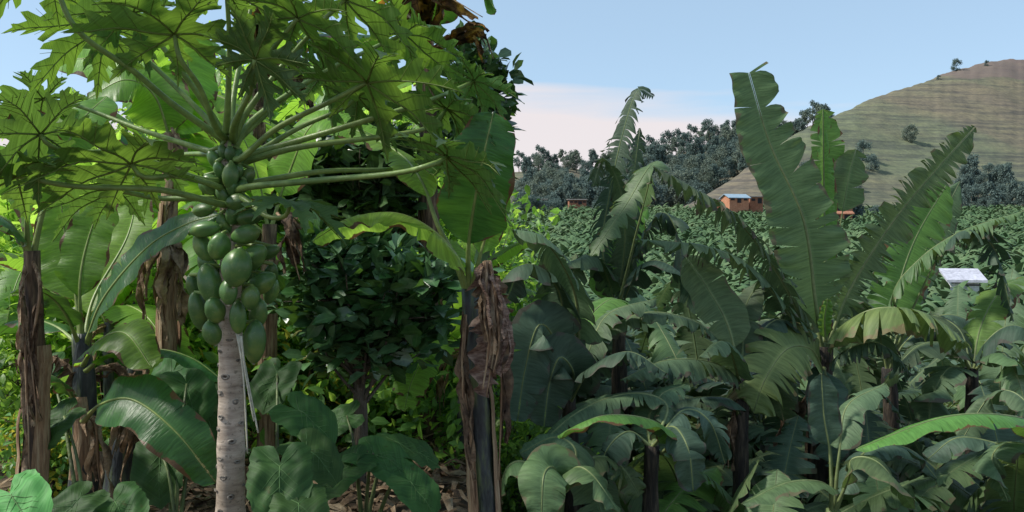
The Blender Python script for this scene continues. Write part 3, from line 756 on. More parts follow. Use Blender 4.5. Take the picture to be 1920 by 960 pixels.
# ------------------------------------------------------------------ broad-leaf trees and shrubs
def leaf_cloud(cents,size,nper,spread,rr,elong=2.0,fold=.35,up=.3,whorl=False):
    """numpy: small folded leaves (2 quads each) around the given centres."""
    C=np.array(cents,dtype=float); n=len(C)*nper
    g=np.random.RandomState(rr)
    cc=np.repeat(C,nper,axis=0)
    d=g.normal(size=(n,3)); d/=np.linalg.norm(d,axis=1)[:,None]
    if whorl: pos=cc+d*spread*.25; ax=d.copy(); ax[:,2]=ax[:,2]*.6+up
    else:
        pos=cc+d*(g.rand(n)**.5)[:,None]*spread; ax=g.normal(size=(n,3)); ax[:,2]-=.25
    ax/=np.linalg.norm(ax,axis=1)[:,None]
    nr=g.normal(size=(n,3))*.6; nr[:,2]+=1.0
    nr-=ax*(nr*ax).sum(1)[:,None]; nr/=np.linalg.norm(nr,axis=1)[:,None]
    sd=np.cross(nr,ax); L=(size*(.6+.8*g.rand(n)))[:,None]; Wd=L/elong
    # base, l1, l2, tip, r2, r1, mid1, mid2
    P=[pos, pos+ax*L*.38+sd*Wd*.42+nr*Wd*fold*.4, pos+ax*L*.74+sd*Wd*.46+nr*Wd*fold*.2-nr*L*.05, pos+ax*L-nr*L*.16,
       pos+ax*L*.74-sd*Wd*.46+nr*Wd*fold*.2-nr*L*.05, pos+ax*L*.38-sd*Wd*.42+nr*Wd*fold*.4, pos+ax*L*.38, pos+ax*L*.74-nr*L*.07]
    V=np.stack(P,1).reshape(-1,3)
    b=np.arange(n)[:,None]*8
    Fq=np.concatenate([b+np.array([[0,6,1,1]]),b+np.array([[6,7,2,1]])],0)
    q1=b+np.array([[6,7,2,1]]); q2=b+np.array([[5,4,7,6]]); t1=b+np.array([[0,5,6,1]]); t2=b+np.array([[7,4,3,2]])
    Fq=np.stack([t1,q1,q2,t2],1).reshape(-1,4)
    uv=np.tile(np.array([[0,.05],[.04,.6],[.08,.6],[.1,.05],[.08,-.6],[.04,-.6],[.04,.02],[.08,.02]]),(n,1))
    uv[:,0]+=np.repeat(g.rand(n)*30,8)
    return V,Fq,uv,n
def limb_tree(name,label,cat,group,loc,trunk_h,crown_c,crown_r,nl,size,nper,spread,mats,bark,seed,r0=.07,elong=2.0,whorl=True,lean=(0,0)):
    rr=random.Random(seed); b=Vector(loc); root=empty(name,b,label,cat,group)
    top=Vector((lean[0],lean[1],trunk_h))
    tb=MB(); P,T=catmull([Vector((0,0,0)),Vector((lean[0]*.3+.03,lean[1]*.4,trunk_h*.5)),top,Vector(crown_c)+Vector((0,0,crown_r[2]*.3))],24)
    tube(tb,P,lambda s:lerp(r0,r0*.3,s),10,jit=.2,seed=seed)
    to=None
    tips=[]; lb=MB()
    for k in range(nl):
        for _ in range(30):
            v=Vector((rr.uniform(-1,1),rr.uniform(-1,1),rr.uniform(-1,1)))
            if .25<v.length<1: break
        v*=lerp(.85,1.32,rr.random()**1.5)
        tip=Vector(crown_c)+Vector((v.x*crown_r[0],v.y*crown_r[1],v.z*crown_r[2]))
        tips.append(tip)
        i=rr.randint(9,22); s=P[i]
        midp=s.lerp(tip,.5)+Vector((rr.uniform(-.1,.1),rr.uniform(-.1,.1),-.06))*crown_r[2]
        Q,_=catmull([s,midp,tip],7)
        tube(lb,Q,lambda q:lerp(r0*.22,r0*.05,q),5,cap=False)
        for kk in (4,5): tips.append(Q[kk]+Vector((rr.uniform(-1,1),rr.uniform(-1,1),rr.uniform(-1,1)))*spread)
    # local coordinates: root-relative
    def bl(mb,nm,mt,par):
        o=mb.build(nm,mt,None); o.parent=par; return o
    to=bl(tb,'trunk',bark,root); bl(lb,'limbs',bark,to)
    V,Fq,uv,n=leaf_cloud([tuple(t) for t in tips],size,nper,spread,seed,elong,whorl=whorl)
    g=np.random.RandomState(seed); mi=np.repeat((g.rand(n)<.3).astype(int),4) if len(mats)>1 else None
    co=np_obj('crown',V,Fq,mats,root,True,mi,uv)
    return root
def gp(px,d,dz=0):
    x=(px-960)/F*d; return (x,d,ground(x,d)-.03+dz)
# dark leaved tree right of the papaya
limb_tree('broadleaf_tree','dark glossy leaved small tree with slim grey trunk right of the papaya','tree',None,gp(668,5.0),1.0,(.08,0,1.27),(.58,.42,.38),112,.13,8,.17,[M['dk1'],M['dk2']],M['bark'],21,.06,1.9)
limb_tree('broadleaf_tree','tall dark leafy tree behind the papaya stalks with its crown at right centre','tree',None,gp(650,6.6),1.6,(.0,0,2.20),(.72,.5,.34),125,.15,11,.17,[M['dk1'],M['dk2']],M['bark'],22,.08,1.9)
limb_tree('broadleaf_tree','dark leafy tree behind the upper right papaya leaves against a gap of sky','tree',None,gp(905,7.4),2.0,(-.1,0,3.0),(.28,.35,.5),40,.16,9,.2,[M['dk1'],M['dk2']],M['bark'],23,.07,1.9)
# shrubs
G2='leafy shrubs behind the left grove'
def shrub(seed,h,r,mats,size=.09,nl=60,nper=14): 
    return limb_tree('leafy_shrub','','shrub',G2,(0,0,0),h*.35,(0,0,h*.58),(r,r*.8,h*.46),nl,size,nper,.24,mats,M['bark'],seed,.035,2.1,False)
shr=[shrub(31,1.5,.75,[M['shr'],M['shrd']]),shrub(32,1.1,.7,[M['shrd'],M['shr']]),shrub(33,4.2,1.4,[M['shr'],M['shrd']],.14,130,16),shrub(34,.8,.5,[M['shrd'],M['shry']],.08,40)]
us=set()
SH=[(0,60,5.9,.8,'low shrub beneath the far left banana stem'),(1,110,7.0,1,'shrub behind the young banana plant at left'),(3,105,5.2,.7,'small shrub with yellow leaves left of the black young banana stem'),
 (0,200,8.2,1.1,'shrub between the young banana plant and the leaning dry stem'),(1,300,6.8,.9,'dark shrub under the dead brown leaf bundle'),(0,370,7.4,1.1,'bright shrub just left of the papaya trunk'),
 (1,520,6.4,.9,'shrub just right of the papaya trunk below the fruit'),(0,560,7.6,1.1,'green shrub between papaya trunk and dark tree trunk'),(3,585,6.2,1.2,'shrub with yellow leaves right of the hanging fruit'),
 (1,700,7.2,.9,'shrub right behind the slim grey trunk of the dark tree'),(0,760,7.8,1.0,'shrub right of the slim grey tree trunk'),(1,830,6.8,1.0,'shrub left of the right banana stem'),
 (0,900,8.0,1.1,'shrub behind the brown dead sheath at right of grove'),(0,650,9.6,1.4,'broad shrub deep in the grove below the dark crown'),(1,460,8.8,1.3,'shrub deep behind the papaya trunk'),
 (0,20,8.4,1.3,'shrub at the extreme left behind the peeling stem'),(0,300,10.0,1.5,'broad shrub deep behind the dry stems'),(0,820,10.5,1.6,'broad pale shrub deep at right of grove'),
 (1,940,6.0,.8,'shrub at right end of grove beside the plantation'),(3,250,5.9,.8,'little shrub by the foot of the leaning dry stem')]
for k,px,d,s,lab in SH: place(shr[k],us,px,d,s,rnd.random()*6,lab)
BT=[(2,150,15,.95,'tall pale green tree behind the grove below the left sky gap'),(2,300,16.5,1.1,'tall tree behind the grove left of the papaya crown'),(2,-20,14,.8,'tall tree closing the far left end behind the grove'),
 (2,450,15,1.25,'tall tree directly behind the papaya crown'),(2,590,17,1.3,'tall tree behind the grove between papaya and dark crown'),(2,720,15.5,1.1,'tall tree behind the dark leaved crown'),
 (2,815,17,.9,'tall tree behind the right stalks of the grove'),(2,885,14,.6,'lower tree at the right end behind the grove'),(2,380,20,1.6,'farthest tall tree behind the papaya leaves')]
for k,px,d,s,lab in BT: place(shr[k],us,px,d,s,rnd.random()*6,lab,'tall trees behind the left grove')

# ------------------------------------------------------------------ cocoyam plants
def cocoyam_leaf(parent,c,nrm,fwd,size,mat,seed,base):
    rr=random.Random(seed); nrm=Vector(nrm).normalized(); fw=Vector(fwd); fw=(fw-nrm*fw.dot(nrm)).normalized(); sd=nrm.cross(fw); C=Vector(c)
    def rad(a):  # heart: long tip forward, two lobes behind
        a=abs((a+math.pi)%(2*math.pi)-math.pi)
        tip=1.0/(1+.55*a**1.5)
        back=.62*math.exp(-((a-2.35)/.55)**2)
        r=tip+back*.42+.06
        if a>2.85: r*=lerp(1,.25,(a-2.85)/.29)
        return r
    ph=rr.random()*6
    def D(x,y,off=0): 
        r=math.hypot(x,y)
        z=-.28*r*r+.16*abs(y)+.035*math.sin(y*16+abs(x)*7+ph)*min(1,r*2)+.03*math.sin(x*11+ph)+off
        return C+(fw*x+sd*y+nrm*z)*size
    mb=MB(); vs=[D(0,0)];uv=[(0,.3)];fs=[];K=44;Rn=9
    for k in range(1,Rn+1):
        for j in range(K):
            a=2*math.pi*j/K; r=rad(a)*k/Rn*(1+.03*math.sin(j*3+ph)*(k==Rn))
            vs.append(D(r*math.cos(a),r*math.sin(a))); uv.append((r*math.cos(a)+abs(r*math.sin(a))*.8,.4))
    for j in range(K): fs.append([0,1+j,1+(j+1)%K])
    for k in range(Rn-1):
        for j in range(K):
            a=1+k*K+j;b=1+k*K+(j+1)%K; fs.append([a,a+K,b+K,b])
    mb.add(vs,fs,uv); lf=mb.build('leaf',mat,parent)
    vb=MB(); tube(vb,[D(t*1.02,0,.004) for t in np.linspace(0,1,8)],lambda q:.009*size*(1-.8*q)+.0006,5)
    for t,l in ((.05,.45),(.2,.42),(.38,.33),(.56,.23),(.72,.13)):
        for sg in (-1,1): tube(vb,[D(t+q*l*.75,sg*q*l*.72,.004) for q in np.linspace(0,1,5)],lambda q:.005*size*(1-.7*q)+.0004,4,cap=False)
    for sg in (-1,1): tube(vb,[D(-q*.42,sg*q*.40,.004) for q in np.linspace(0,1,5)],lambda q:.006*size*(1-.7*q)+.0004,4,cap=False)
    vb.build('veins',M['veind'],lf)
    sb=MB(); B=Vector(base); P,_=catmull([B,B.lerp(C,.55)+Vector((0,0,.12)),C],14); tube(sb,P,lambda q:lerp(.014,.006,q),6); sb.build('leafstalk',M['stemg'],lf)
def cocoyam(label,px,d,leaves,seed,mat='taro'):
    b=Vector(gp(px,d)); root=empty('cocoyam_plant',b,label,'cocoyam plant','broad leaved cocoyam plants under the papaya')
    for k,(c,nm,fw,s) in enumerate(leaves): cocoyam_leaf(root,at(*c),nm,fw,s*.84,M[mat],seed+k,b+Vector((rnd.uniform(-.03,.03),0,.02)))
cocoyam('cocoyam with broad dark leaves at the foot of the papaya trunk, right side',520,3.9,[((525,875,3.4),(.1,-.75,.7),(.15,-.6,-.8),.27),((560,770,3.9),(.3,-.5,.8),(1,-.4,-.2),.26),((575,840,3.7),(.3,-.5,.8),(.9,-.5,-.2),.24),((560,945,3.3),(.1,-.5,.8),(.3,-1,-.3),.24),((520,700,4.4),(-.1,-.7,.7),(-.2,-.5,-.8),.25)],200)
cocoyam('wide spreading cocoyam in front of the slim grey tree trunk',690,4.2,[((700,850,4.1),(.2,-.3,.9),(1,-.3,-.15),.30),((740,830,4.3),(.2,-.1,.95),(1,-.1,-.15),.30),((660,870,4.0),(-.3,-.5,.8),(-1,-.5,-.3),.25),((770,905,3.9),(.3,-.5,.8),(.8,-.5,-.5),.22),((650,780,4.6),(-.2,-.6,.8),(-.9,-.2,-.3),.22)],220)
cocoyam('cocoyam with dark leaves left of the papaya trunk',330,4.0,[((350,720,4.4),(.2,-.7,.6),(.4,-.5,-.7),.28),((380,760,4.5),(.3,-.8,.5),(.4,-.2,-.8),.26),((300,850,4.2),(-.1,-.8,.6),(.2,-.2,-1),.30),((320,700,4.8),(-.3,-.8,.5),(-.3,0,-.9),.28)],240)
cocoyam('bright green cocoyam leaf in the near lower left corner',20,2.4,[((22,930,2.2),(-.1,-.6,.8),(1,-.6,-.75),.17),((-10,1010,2.1),(-.2,-.4,.9),(.8,-.9,-.3),.2)],260,'tarol')
cocoyam('dark cocoyam beside the black stem at lower left',170,3.8,[((150,935,3.5),(0,-.5,.9),(-.5,-.9,-.2),.22),((215,940,3.6),(0,-.5,.9),(.7,-.8,-.2),.24),((120,780,4.0),(-.3,-.7,.7),(-.5,-.3,-.6),.22),((95,690,4.4),(-.3,-.7,.7),(-.7,-.3,-.5),.22)],280)

# ground litter and low plants (uncountable)
def litter():
    g=np.random.RandomState(3); n=2600; V=[];Fq=[]
    for i in range(n):
        d=4.2+8*g.rand()**1.3; px=g.uniform(-60,985); x=(px-960)/F*d; z=ground(x,d)+.01+.05*g.rand()
        a=g.rand()*6.28; L=g.uniform(.05,.22); w=L*g.uniform(.12,.4); c,s=math.cos(a),math.sin(a); k=len(V); cu=g.uniform(.0,.06)
        for t in (-1,0,1):
            for v in (-1,1):
                ww=w*(1 if t==0 else .4)
                V.append((x+c*t*L/2-s*v*ww/2,d+s*t*L/2+c*v*ww/2,z+cu*(1-abs(t))+g.uniform(-.01,.02)))
        Fq+= [[k,k+1,k+3,k+2],[k+2,k+3,k+5,k+4]]
    mi=np.repeat((g.rand(n)<.4).astype(int),2)
    o=np_obj('leaf_litter',np.array(V),np.array(Fq),[M['dry'],M['dryd']],None,True,mi)
    tag(o,'dead brown leaves scattered on the soil of the left grove','leaf litter',kind='stuff')
    mb=MB(); rr=random.Random(8)
    for i in range(130):
        d=rr.uniform(4.3,8); px=rr.uniform(0,970); x=(px-960)/F*d; z=ground(x,d)+.02; a=rr.random()*3.14; L=rr.uniform(.2,.7)
        p=Vector((x,d,z)); q=p+Vector((math.cos(a)*L,math.sin(a)*L,rr.uniform(0,.12)))
        tube(mb,[p,p.lerp(q,.5)+Vector((0,0,.04)),q],[.007,.006,.004],5)
    tag(mb.build('fallen_stalks',M['sheath']),'dry brown stalks lying on the soil of the left grove','dry stalks',kind='stuff')
litter()
def undergrowth():
    g=np.random.RandomState(5); C=[]
    for i in range(1500):
        d=5.4+9*g.rand(); px=g.uniform(-60,965); x=(px-960)/F*d
        C.append((x,d,ground(x,d)+.05+.75*g.rand()**1.5))
    V,Fq,uv,n=leaf_cloud(C,.10,9,.13,9,1.8)
    mi=np.repeat((g.rand(n)<.35).astype(int),4)
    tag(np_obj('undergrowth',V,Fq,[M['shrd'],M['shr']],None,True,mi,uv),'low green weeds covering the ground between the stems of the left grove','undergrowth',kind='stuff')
    C=[]
    for i in range(2400):
        d=4.5+13*g.rand(); px=g.uniform(975,2000); x=(px-960)/F*d
        C.append((x,d,ground(x,d)+.05+.5*g.rand()**1.5))
    V,Fq,uv,n=leaf_cloud(C,.13,8,.2,10,3.2)
    tag(np_obj('weeds',V,Fq,[M['rd'],M['rb']],None,True,np.repeat((g.rand(n)<.25).astype(int),4),uv),'low weeds and grass between the plantation banana stems','weeds',kind='stuff')
undergrowth()

# ------------------------------------------------------------------ RIGHT: banana plants placed by hand
GR='banana plants in the front of the plantation'
plant('banana_plant','largest plantation banana plant with one huge upright leaf rising above the hill line','banana plant',GR,(1530,0),6.5,.11,.06,M['stemd'],(1542,650),[
 ([(1540,660,6.5),(1528,560,6.45),(1506,410,6.4),(1444,270,6.4),(1404,136,6.4)],84,'rl',dict(up=(.1,-1,.05),tear=(.10,.40),g=.08,t0=.10,fold=.15,taper=.46,ribr=.022,sides=(1,1),tipcut=.24,n=105,fwd=.35)),
 ([(1546,660,6.5),(1548,520,6.7),(1545,400,6.8),(1543,205,6.8)],24,'rb',dict(up=(.3,-1,0),tear=.5,g=.05,t0=.42,fold=.9,ribr=.024)),
 ([(1550,660,6.5),(1585,560,6.5),(1640,465,6.5),(1710,370,6.5),(1828,238,6.5)],46,'rl',dict(up=(.3,-1,.3),tear=.85,g=.25,t0=.12,fold=.2,ribr=.018,fwd=.3,n=105,gap=.55)),
 ([(1538,670,6.5),(1500,590,6.3),(1450,500,6.2),(1370,400,6.1),(1290,350,6.0),(1225,312,6.0)],58,'rd',dict(tear=.75,g=1.3,t0=.12,n=105,gap=.6,ribr=.018,fwd=.1)),
 ([(1538,680,6.5),(1480,590,6.2),(1410,505,6.1),(1320,462,6.0),(1190,448,6.0)],52,'rd',dict(tear=.7,g=1.1,t0=.15,n=105,gap=.6,fwd=.15)),
 ([(1550,670,6.5),(1585,610,6.3),(1650,578,6.1),(1735,592,6.0),(1815,652,5.9)],82,'ry',dict(tear=.5,g=.85,t0=.06,n=105,gap=.25,ribr=.02)),
 ([(1545,700,6.4),(1520,655,6.1),(1475,655,5.9),(1435,710,5.8),(1412,775,5.8)],66,'ry',dict(tear=.6,g=.35,t0=.08,n=105,gap=.6,up=(-.2,-.8,.6))),
 ([(1545,690,6.4),(1550,720,6.2),(1552,790,6.1),(1562,875,6.1)],40,'rk',dict(tear=.1,g=.1,t0=.05,up=(0,-1,.2),fold=.4)),
 ([(1550,690,6.5),(1590,655,6.3),(1650,645,6.2),(1712,705,6.1)],42,'rk',dict(tear=.85,g=.9,t0=.1,n=105,gap=.5)),
 ([(1540,680,6.5),(1500,640,6.8),(1440,600,7.0),(1390,620,7.2)],50,'rd',dict(tear=.6,g=.6,t0=.1)),
 ([(1548,640,6.4),(1546,600,6.35),(1552,560,6.3)],13,'rb',dict(up=CAM,tear=0,g=0,t0=.1,fold=.5)),
 ([(1545,700,6.5),(1500,760,6.4),(1470,830,6.4),(1460,880,6.4)],24,'dryd',dict(dry=1)),
 ],M['ribr'],11,3,M['dryd'])
plant('banana_plant','slim banana plant with a rolled bright young leaf standing before the brick house','banana plant',GR,(1560,0),8.2,.08,.05,M['stemd'],(1552,600),[
 ([(1552,610,8.2),(1548,500,8.2),(1545,400,8.2),(1545,300,8.2)],30,'rb',dict(up=(.5,-1,0),tear=.3,g=.0,t0=.35,fold=.7,ribr=.03)),
 ([(1552,610,8.2),(1545,420,8.3),(1550,280,8.3),(1542,205,8.3)],34,'rb',dict(up=(.1,-1,0),tear=.5,g=.1,t0=.62,sides=(1,1),ribr=.02)),
 ([(1552,610,8.2),(1570,460,8.3),(1590,340,8.3),(1605,280,8.3)],36,'rl',dict(up=(.1,-1,0),tear=.15,g=.1,t0=.66)),
 ([(1552,610,8.2),(1500,520,8.3),(1440,470,8.3),(1400,480,8.3)],36,'rl',dict(tear=.6,g=.5)),
 ],M['ribr'],12,2,M['dryd'])
plant('banana_plant','tall banana plant with shredded curled leaf reaching the sky at left of the plantation','banana plant',GR,(1160,0),7.6,.11,.06,M['stemd'],(1160,560),[
 ([(1158,580,7.6),(1130,470,7.6),(1142,370,7.6),(1168,250,7.6),(1195,172,7.6),(1226,180,7.6)],44,'rk',dict(tear=.85,g=.9,t0=.10,n=105,gap=.6,up=(-.4,-.7,.4),fwd=.15)),
 ([(1160,580,7.6),(1175,470,7.7),(1185,360,7.8),(1200,240,7.8)],40,'rk',dict(tear=.8,g=.9,t0=.15,n=105,gap=.5,up=(.5,-.7,.4))),
 ([(1158,580,7.6),(1172,440,7.4),(1160,345,7.3),(1130,300,7.3),(1112,350,7.3)],34,'rd',dict(tear=.7,g=.8,t0=.12,n=105,gap=.5)),
 ([(1158,580,7.4),(1190,450,7.0),(1222,312,6.6),(1170,390,6.4),(1108,480,6.3)],34,'rl',dict(tear=.6,g=.5,t0=.45,n=105,gap=.6,up=(-.4,-.6,.6))),
 ([(1160,580,7.6),(1190,480,7.5),(1240,400,7.4),(1270,440,7.3),(1280,520,7.3)],46,'rk',dict(tear=.7,g=.8,t0=.2,n=105)),
 ([(1158,580,7.6),(1130,500,7.5),(1095,480,7.4),(1060,540,7.4)],48,'rd',dict(tear=.6,g=.7)),
 ([(1160,590,7.6),(1200,500,7.3),(1260,500,7.1),(1330,590,7.0)],48,'rk',dict(tear=.5,g=.9)),
 ([(1160,590,7.6),(1150,540,7.8),(1180,420,8.0),(1215,390,8.0)],46,'rb',dict(tear=.3,g=.2,up=CAM)),
 ],M['ribr'],13,2,M['dryd'])
plant('banana_plant','banana plant with big draping dark leaves at the left border of the plantation','banana plant',GR,(1070,0),5.6,.10,.05,M['stemd'],(1066,740),[
 ([(1066,750,5.6),(1085,650,5.5),(1075,540,5.4),(1020,450,5.3),(960,430,5.3)],56,'rd',dict(tear=.5,g=.9,t0=.3,ribr=.022)),
 ([(1066,750,5.6),(1060,640,5.5),(1045,540,5.4),(985,495,5.3),(950,560,5.3)],60,'rk',dict(tear=.5,g=.8,t0=.2)),
 ([(1066,750,5.6),(1040,640,5.4),(1010,610,5.3),(985,690,5.3),(970,790,5.3)],50,'rk',dict(tear=.15,g=.3,t0=.15,up=(0,-.9,.4))),
 ([(1066,750,5.6),(1075,700,5.4),(1050,670,5.3),(1030,720,5.3),(1020,800,5.3)],46,'rk',dict(tear=.1,g=.2,t0=.1,up=(0,-.9,.4))),
 ([(1066,750,5.6),(1100,670,5.7),(1140,590,5.8),(1230,560,5.9)],48,'rd',dict(tear=.5,g=.6)),
 ([(1066,760,5.6),(1090,620,5.9),(1150,560,6.2),(1190,600,6.3)],54,'rb',dict(tear=.1,g=.4,t0=.3)),
 ([(1066,760,5.6),(1110,690,5.3),(1180,660,5.2),(1250,700,5.1)],48,'rk',dict(tear=.6,g=.7)),
 ],M['ribr'],14,2,M['dryd'])
plant('banana_plant','middle banana plant with long drooping comb-like leaves left of the largest plant','banana plant',GR,(1380,0),5.9,.085,.05,M['stemd'],(1388,700),[
 ([(1388,720,5.9),(1340,682,5.7),(1250,676,5.5),(1165,712,5.4)],52,'rd',dict(tear=.65,g=.95,t0=.08,n=105,gap=.3,ribr=.017)),
 ([(1388,710,5.9),(1350,640,6.0),(1290,598,6.0),(1200,588,6.0),(1100,640,6.0)],44,'rd',dict(tear=.6,g=.95,t0=.12,n=105,gap=.55)),
 ([(1388,700,5.9),(1365,610,6.0),(1330,545,6.1),(1285,480,6.2)],42,'rl',dict(tear=.1,g=.2,t0=.2,up=(-.2,-.8,.4))),
 ([(1390,700,5.9),(1395,620,6.1),(1400,570,6.2),(1430,520,6.3)],34,'rd',dict(tear=.5,g=.3)),
 ([(1390,700,5.9),(1430,620,6.1),(1470,600,6.2),(1500,650,6.3)],44,'rk',dict(tear=.6,g=.6)),
 ([(1388,720,5.9),(1370,660,5.6),(1350,640,5.5),(1310,670,5.4)],42,'rd',dict(tear=.5,g=.7)),
 ([(1388,790,5.9),(1370,750,5.8),(1310,745,5.8),(1230,760,5.8)],44,'rk',dict(tear=.5,g=.8)),
 ([(1390,720,5.9),(1420,700,6.1),(1450,720,6.1),(1470,790,6.1)],50,'rd',dict(tear=.3,g=.4)),
 ([(1385,730,5.9),(1370,800,5.8),(1365,880,5.8)],14,'dryd',dict(dry=1)),
 ],M['ribr'],15,4,M['dryd'])
plant('banana_plant','low banana plant with a bright lens shaped leaf in the lower left of the plantation','banana plant',GR,(1220,0),5.0,.075,.045,M['stemd'],(1222,835),[
 ([(1240,850,5.0),(1262,825,4.8),(1220,788,4.7),(1130,780,4.6),(1045,818,4.6)],36,'rb',dict(tear=.06,g=.55,t0=.16,ribr=.014)),
 ([(1222,840,5.0),(1250,760,5.2),(1180,738,5.2),(1080,775,5.1),(978,868,5.0)],44,'rd',dict(tear=.6,g=.7,t0=.14)),
 ([(1222,840,5.0),(1280,770,5.2),(1330,790,5.2),(1360,870,5.2)],42,'rk',dict(tear=.6,g=.7)),
 ([(1222,840,5.0),(1260,800,4.8),(1290,840,4.6),(1300,920,4.6)],40,'rk',dict(tear=.3,g=.6)),
 ([(1222,840,5.0),(1180,810,5.0),(1140,840,4.9),(1120,900,4.9)],44,'rk',dict(tear=.5,g=.6)),
 ([(1222,840,5.0),(1215,790,5.2),(1240,740,5.3),(1290,720,5.4)],40,'rd',dict(tear=.5,g=.5)),
 ],M['ribr'],16,2,M['dryd'])
plant('banana_plant','low pale banana plant with rounded leaves in the lower left corner of the plantation','banana plant',GR,(1040,0),4.6,.08,.045,M['stemg'],(1045,925),[
 ([(1045,940,4.6),(1075,880,4.5),(1110,890,4.4),(1160,960,4.3)],44,'rl',dict(tear=.15,g=.5,t0=.1)),
 ([(1045,940,4.6),(1040,880,4.5),(1020,890,4.3),(1015,970,4.2)],48,'rl',dict(tear=.1,g=.3,t0=.1,up=(0,-.8,.6))),
 ([(1045,930,4.6),(1080,850,4.7),(1040,820,4.8),(975,850,4.8)],44,'rd',dict(tear=.3,g=.5)),
 ([(1045,930,4.6),(1110,860,4.8),(1160,870,4.9),(1200,930,4.9)],44,'rl',dict(tear=.5,g=.6)),
 ([(1045,930,4.6),(990,870,4.6),(950,880,4.6),(930,960,4.6)],44,'rl',dict(tear=.3,g=.5)),
 ],M['ribr'],17,2,M['dryd'])
plant('banana_plant','young banana clump with pale stalks and a broad leaf at bottom right of centre','banana plant',GR,(1562,0),4.9,.06,.04,M['stemg'],(1562,955),[
 ([(1562,965,4.9),(1590,900,4.8),(1600,860,4.8),(1650,870,4.7),(1715,955,4.6)],52,'rl',dict(tear=.1,g=.45,t0=.25)),
 ([(1560,965,4.9),(1550,910,4.8),(1480,905,4.7),(1390,945,4.6)],36,'rl',dict(tear=.15,g=.5,t0=.2)),
 ([(1562,965,4.9),(1575,840,4.9),(1590,760,5.0),(1660,720,5.1)],44,'rd',dict(tear=.5,g=.5,t0=.4)),
 ([(1562,965,4.9),(1556,850,4.9),(1545,780,4.9),(1540,700,4.9)],30,'rk',dict(tear=.1,g=.1,t0=.5,up=CAM)),
 ([(1562,965,4.9),(1620,850,5.1),(1700,840,5.2),(1760,900,5.2)],40,'rk',dict(tear=.5,g=.6)),
 ],M['ribr'],18,1,M['dryd'])
plant('banana_plant','banana plant beyond the right border sending one long smooth green leaf leftward','banana plant',GR,(1975,0),5.4,.10,.06,M['stemd'],(1975,860),[
 ([(1975,870,5.4),(1940,800,5.2),(1870,778,5.0),(1760,785,4.9),(1605,842,4.8)],42,'rb',dict(tear=.02,g=.55,t0=.06,ribr=.018,gap=.1)),
 ([(1975,860,5.4),(1900,840,5.6),(1800,820,5.7),(1740,860,5.7)],44,'rk',dict(tear=.5,g=.7)),
 ([(1975,860,5.4),(1920,750,5.6),(1860,740,5.8),(1800,830,5.8)],44,'rd',dict(tear=.6,g=.7)),
 ([(1975,860,5.4),(1900,830,5.2),(1860,860,5.1),(1890,940,5.0)],44,'rd',dict(tear=.6,g=.6)),
 ],M['ribr'],19,2,M['dryd'])
plant('banana_plant','banana plant at right with a bright upright leaf and combed leaf arching right','banana plant',GR,(1690,0),7.4,.10,.06,M['stemd'],(1665,690),[
 ([(1665,700,7.4),(1672,560,7.3),(1720,490,7.2),(1800,435,7.1),(1920,395,7.0)],50,'rl',dict(tear=.75,g=1.2,t0=.22,n=105,gap=.6,fwd=.15)),
 ([(1665,700,7.4),(1680,560,7.6),(1715,450,7.8),(1775,345,7.9)],56,'rb',dict(tear=.5,g=.15,t0=.2,up=(.1,-1,.2),n=105)),
 ([(1665,700,7.4),(1720,560,7.2),(1790,440,7.1),(1860,460,7.1),(1900,600,7.0)],46,'rk',dict(tear=.75,g=.8,t0=.45,n=105,gap=.5)),
 ([(1665,700,7.4),(1640,600,7.3),(1600,560,7.2),(1580,600,7.2)],46,'rd',dict(tear=.5,g=.6)),
 ([(1665,700,7.4),(1700,640,7.5),(1780,590,7.5),(1900,650,7.4)],44,'rk',dict(tear=.5,g=.8,t0=.2)),
 ([(1665,700,7.4),(1700,560,7.7),(1730,480,8.0),(1800,340,8.0)],40,'rd',dict(tear=.5,g=.3,up=CAM,t0=.3)),
 ],M['ribr'],20,2,M['dryd'])
plant('banana_plant','dark stemmed banana plant with torn leaves under the right arching leaf','banana plant',GR,(1822,0),6.8,.09,.05,M['stemd'],(1822,690),[
 ([(1822,700,6.8),(1790,650,6.7),(1720,650,6.6),(1650,730,6.6)],46,'rd',dict(tear=.5,g=.7)),
 ([(1822,700,6.8),(1850,640,6.7),(1900,610,6.6),(1960,640,6.5)],46,'rk',dict(tear=.6,g=.9)),
 ([(1822,700,6.8),(1870,660,6.6),(1900,690,6.5),(1930,780,6.4)],46,'rl',dict(tear=.6,g=.8)),
 ([(1822,700,6.8),(1800,620,7.0),(1740,590,7.2),(1690,620,7.3)],46,'rd',dict(tear=.6,g=.7)),
 ([(1822,700,6.8),(1780,690,6.6),(1750,740,6.5),(1740,800,6.5)],46,'rd',dict(tear=.5,g=.6)),
 ([(1822,700,6.8),(1840,610,7.1),(1880,540,7.3),(1930,520,7.5)],42,'rb',dict(tear=.5,g=.4)),
 ],M['ribr'],21,3,M['dryd'])

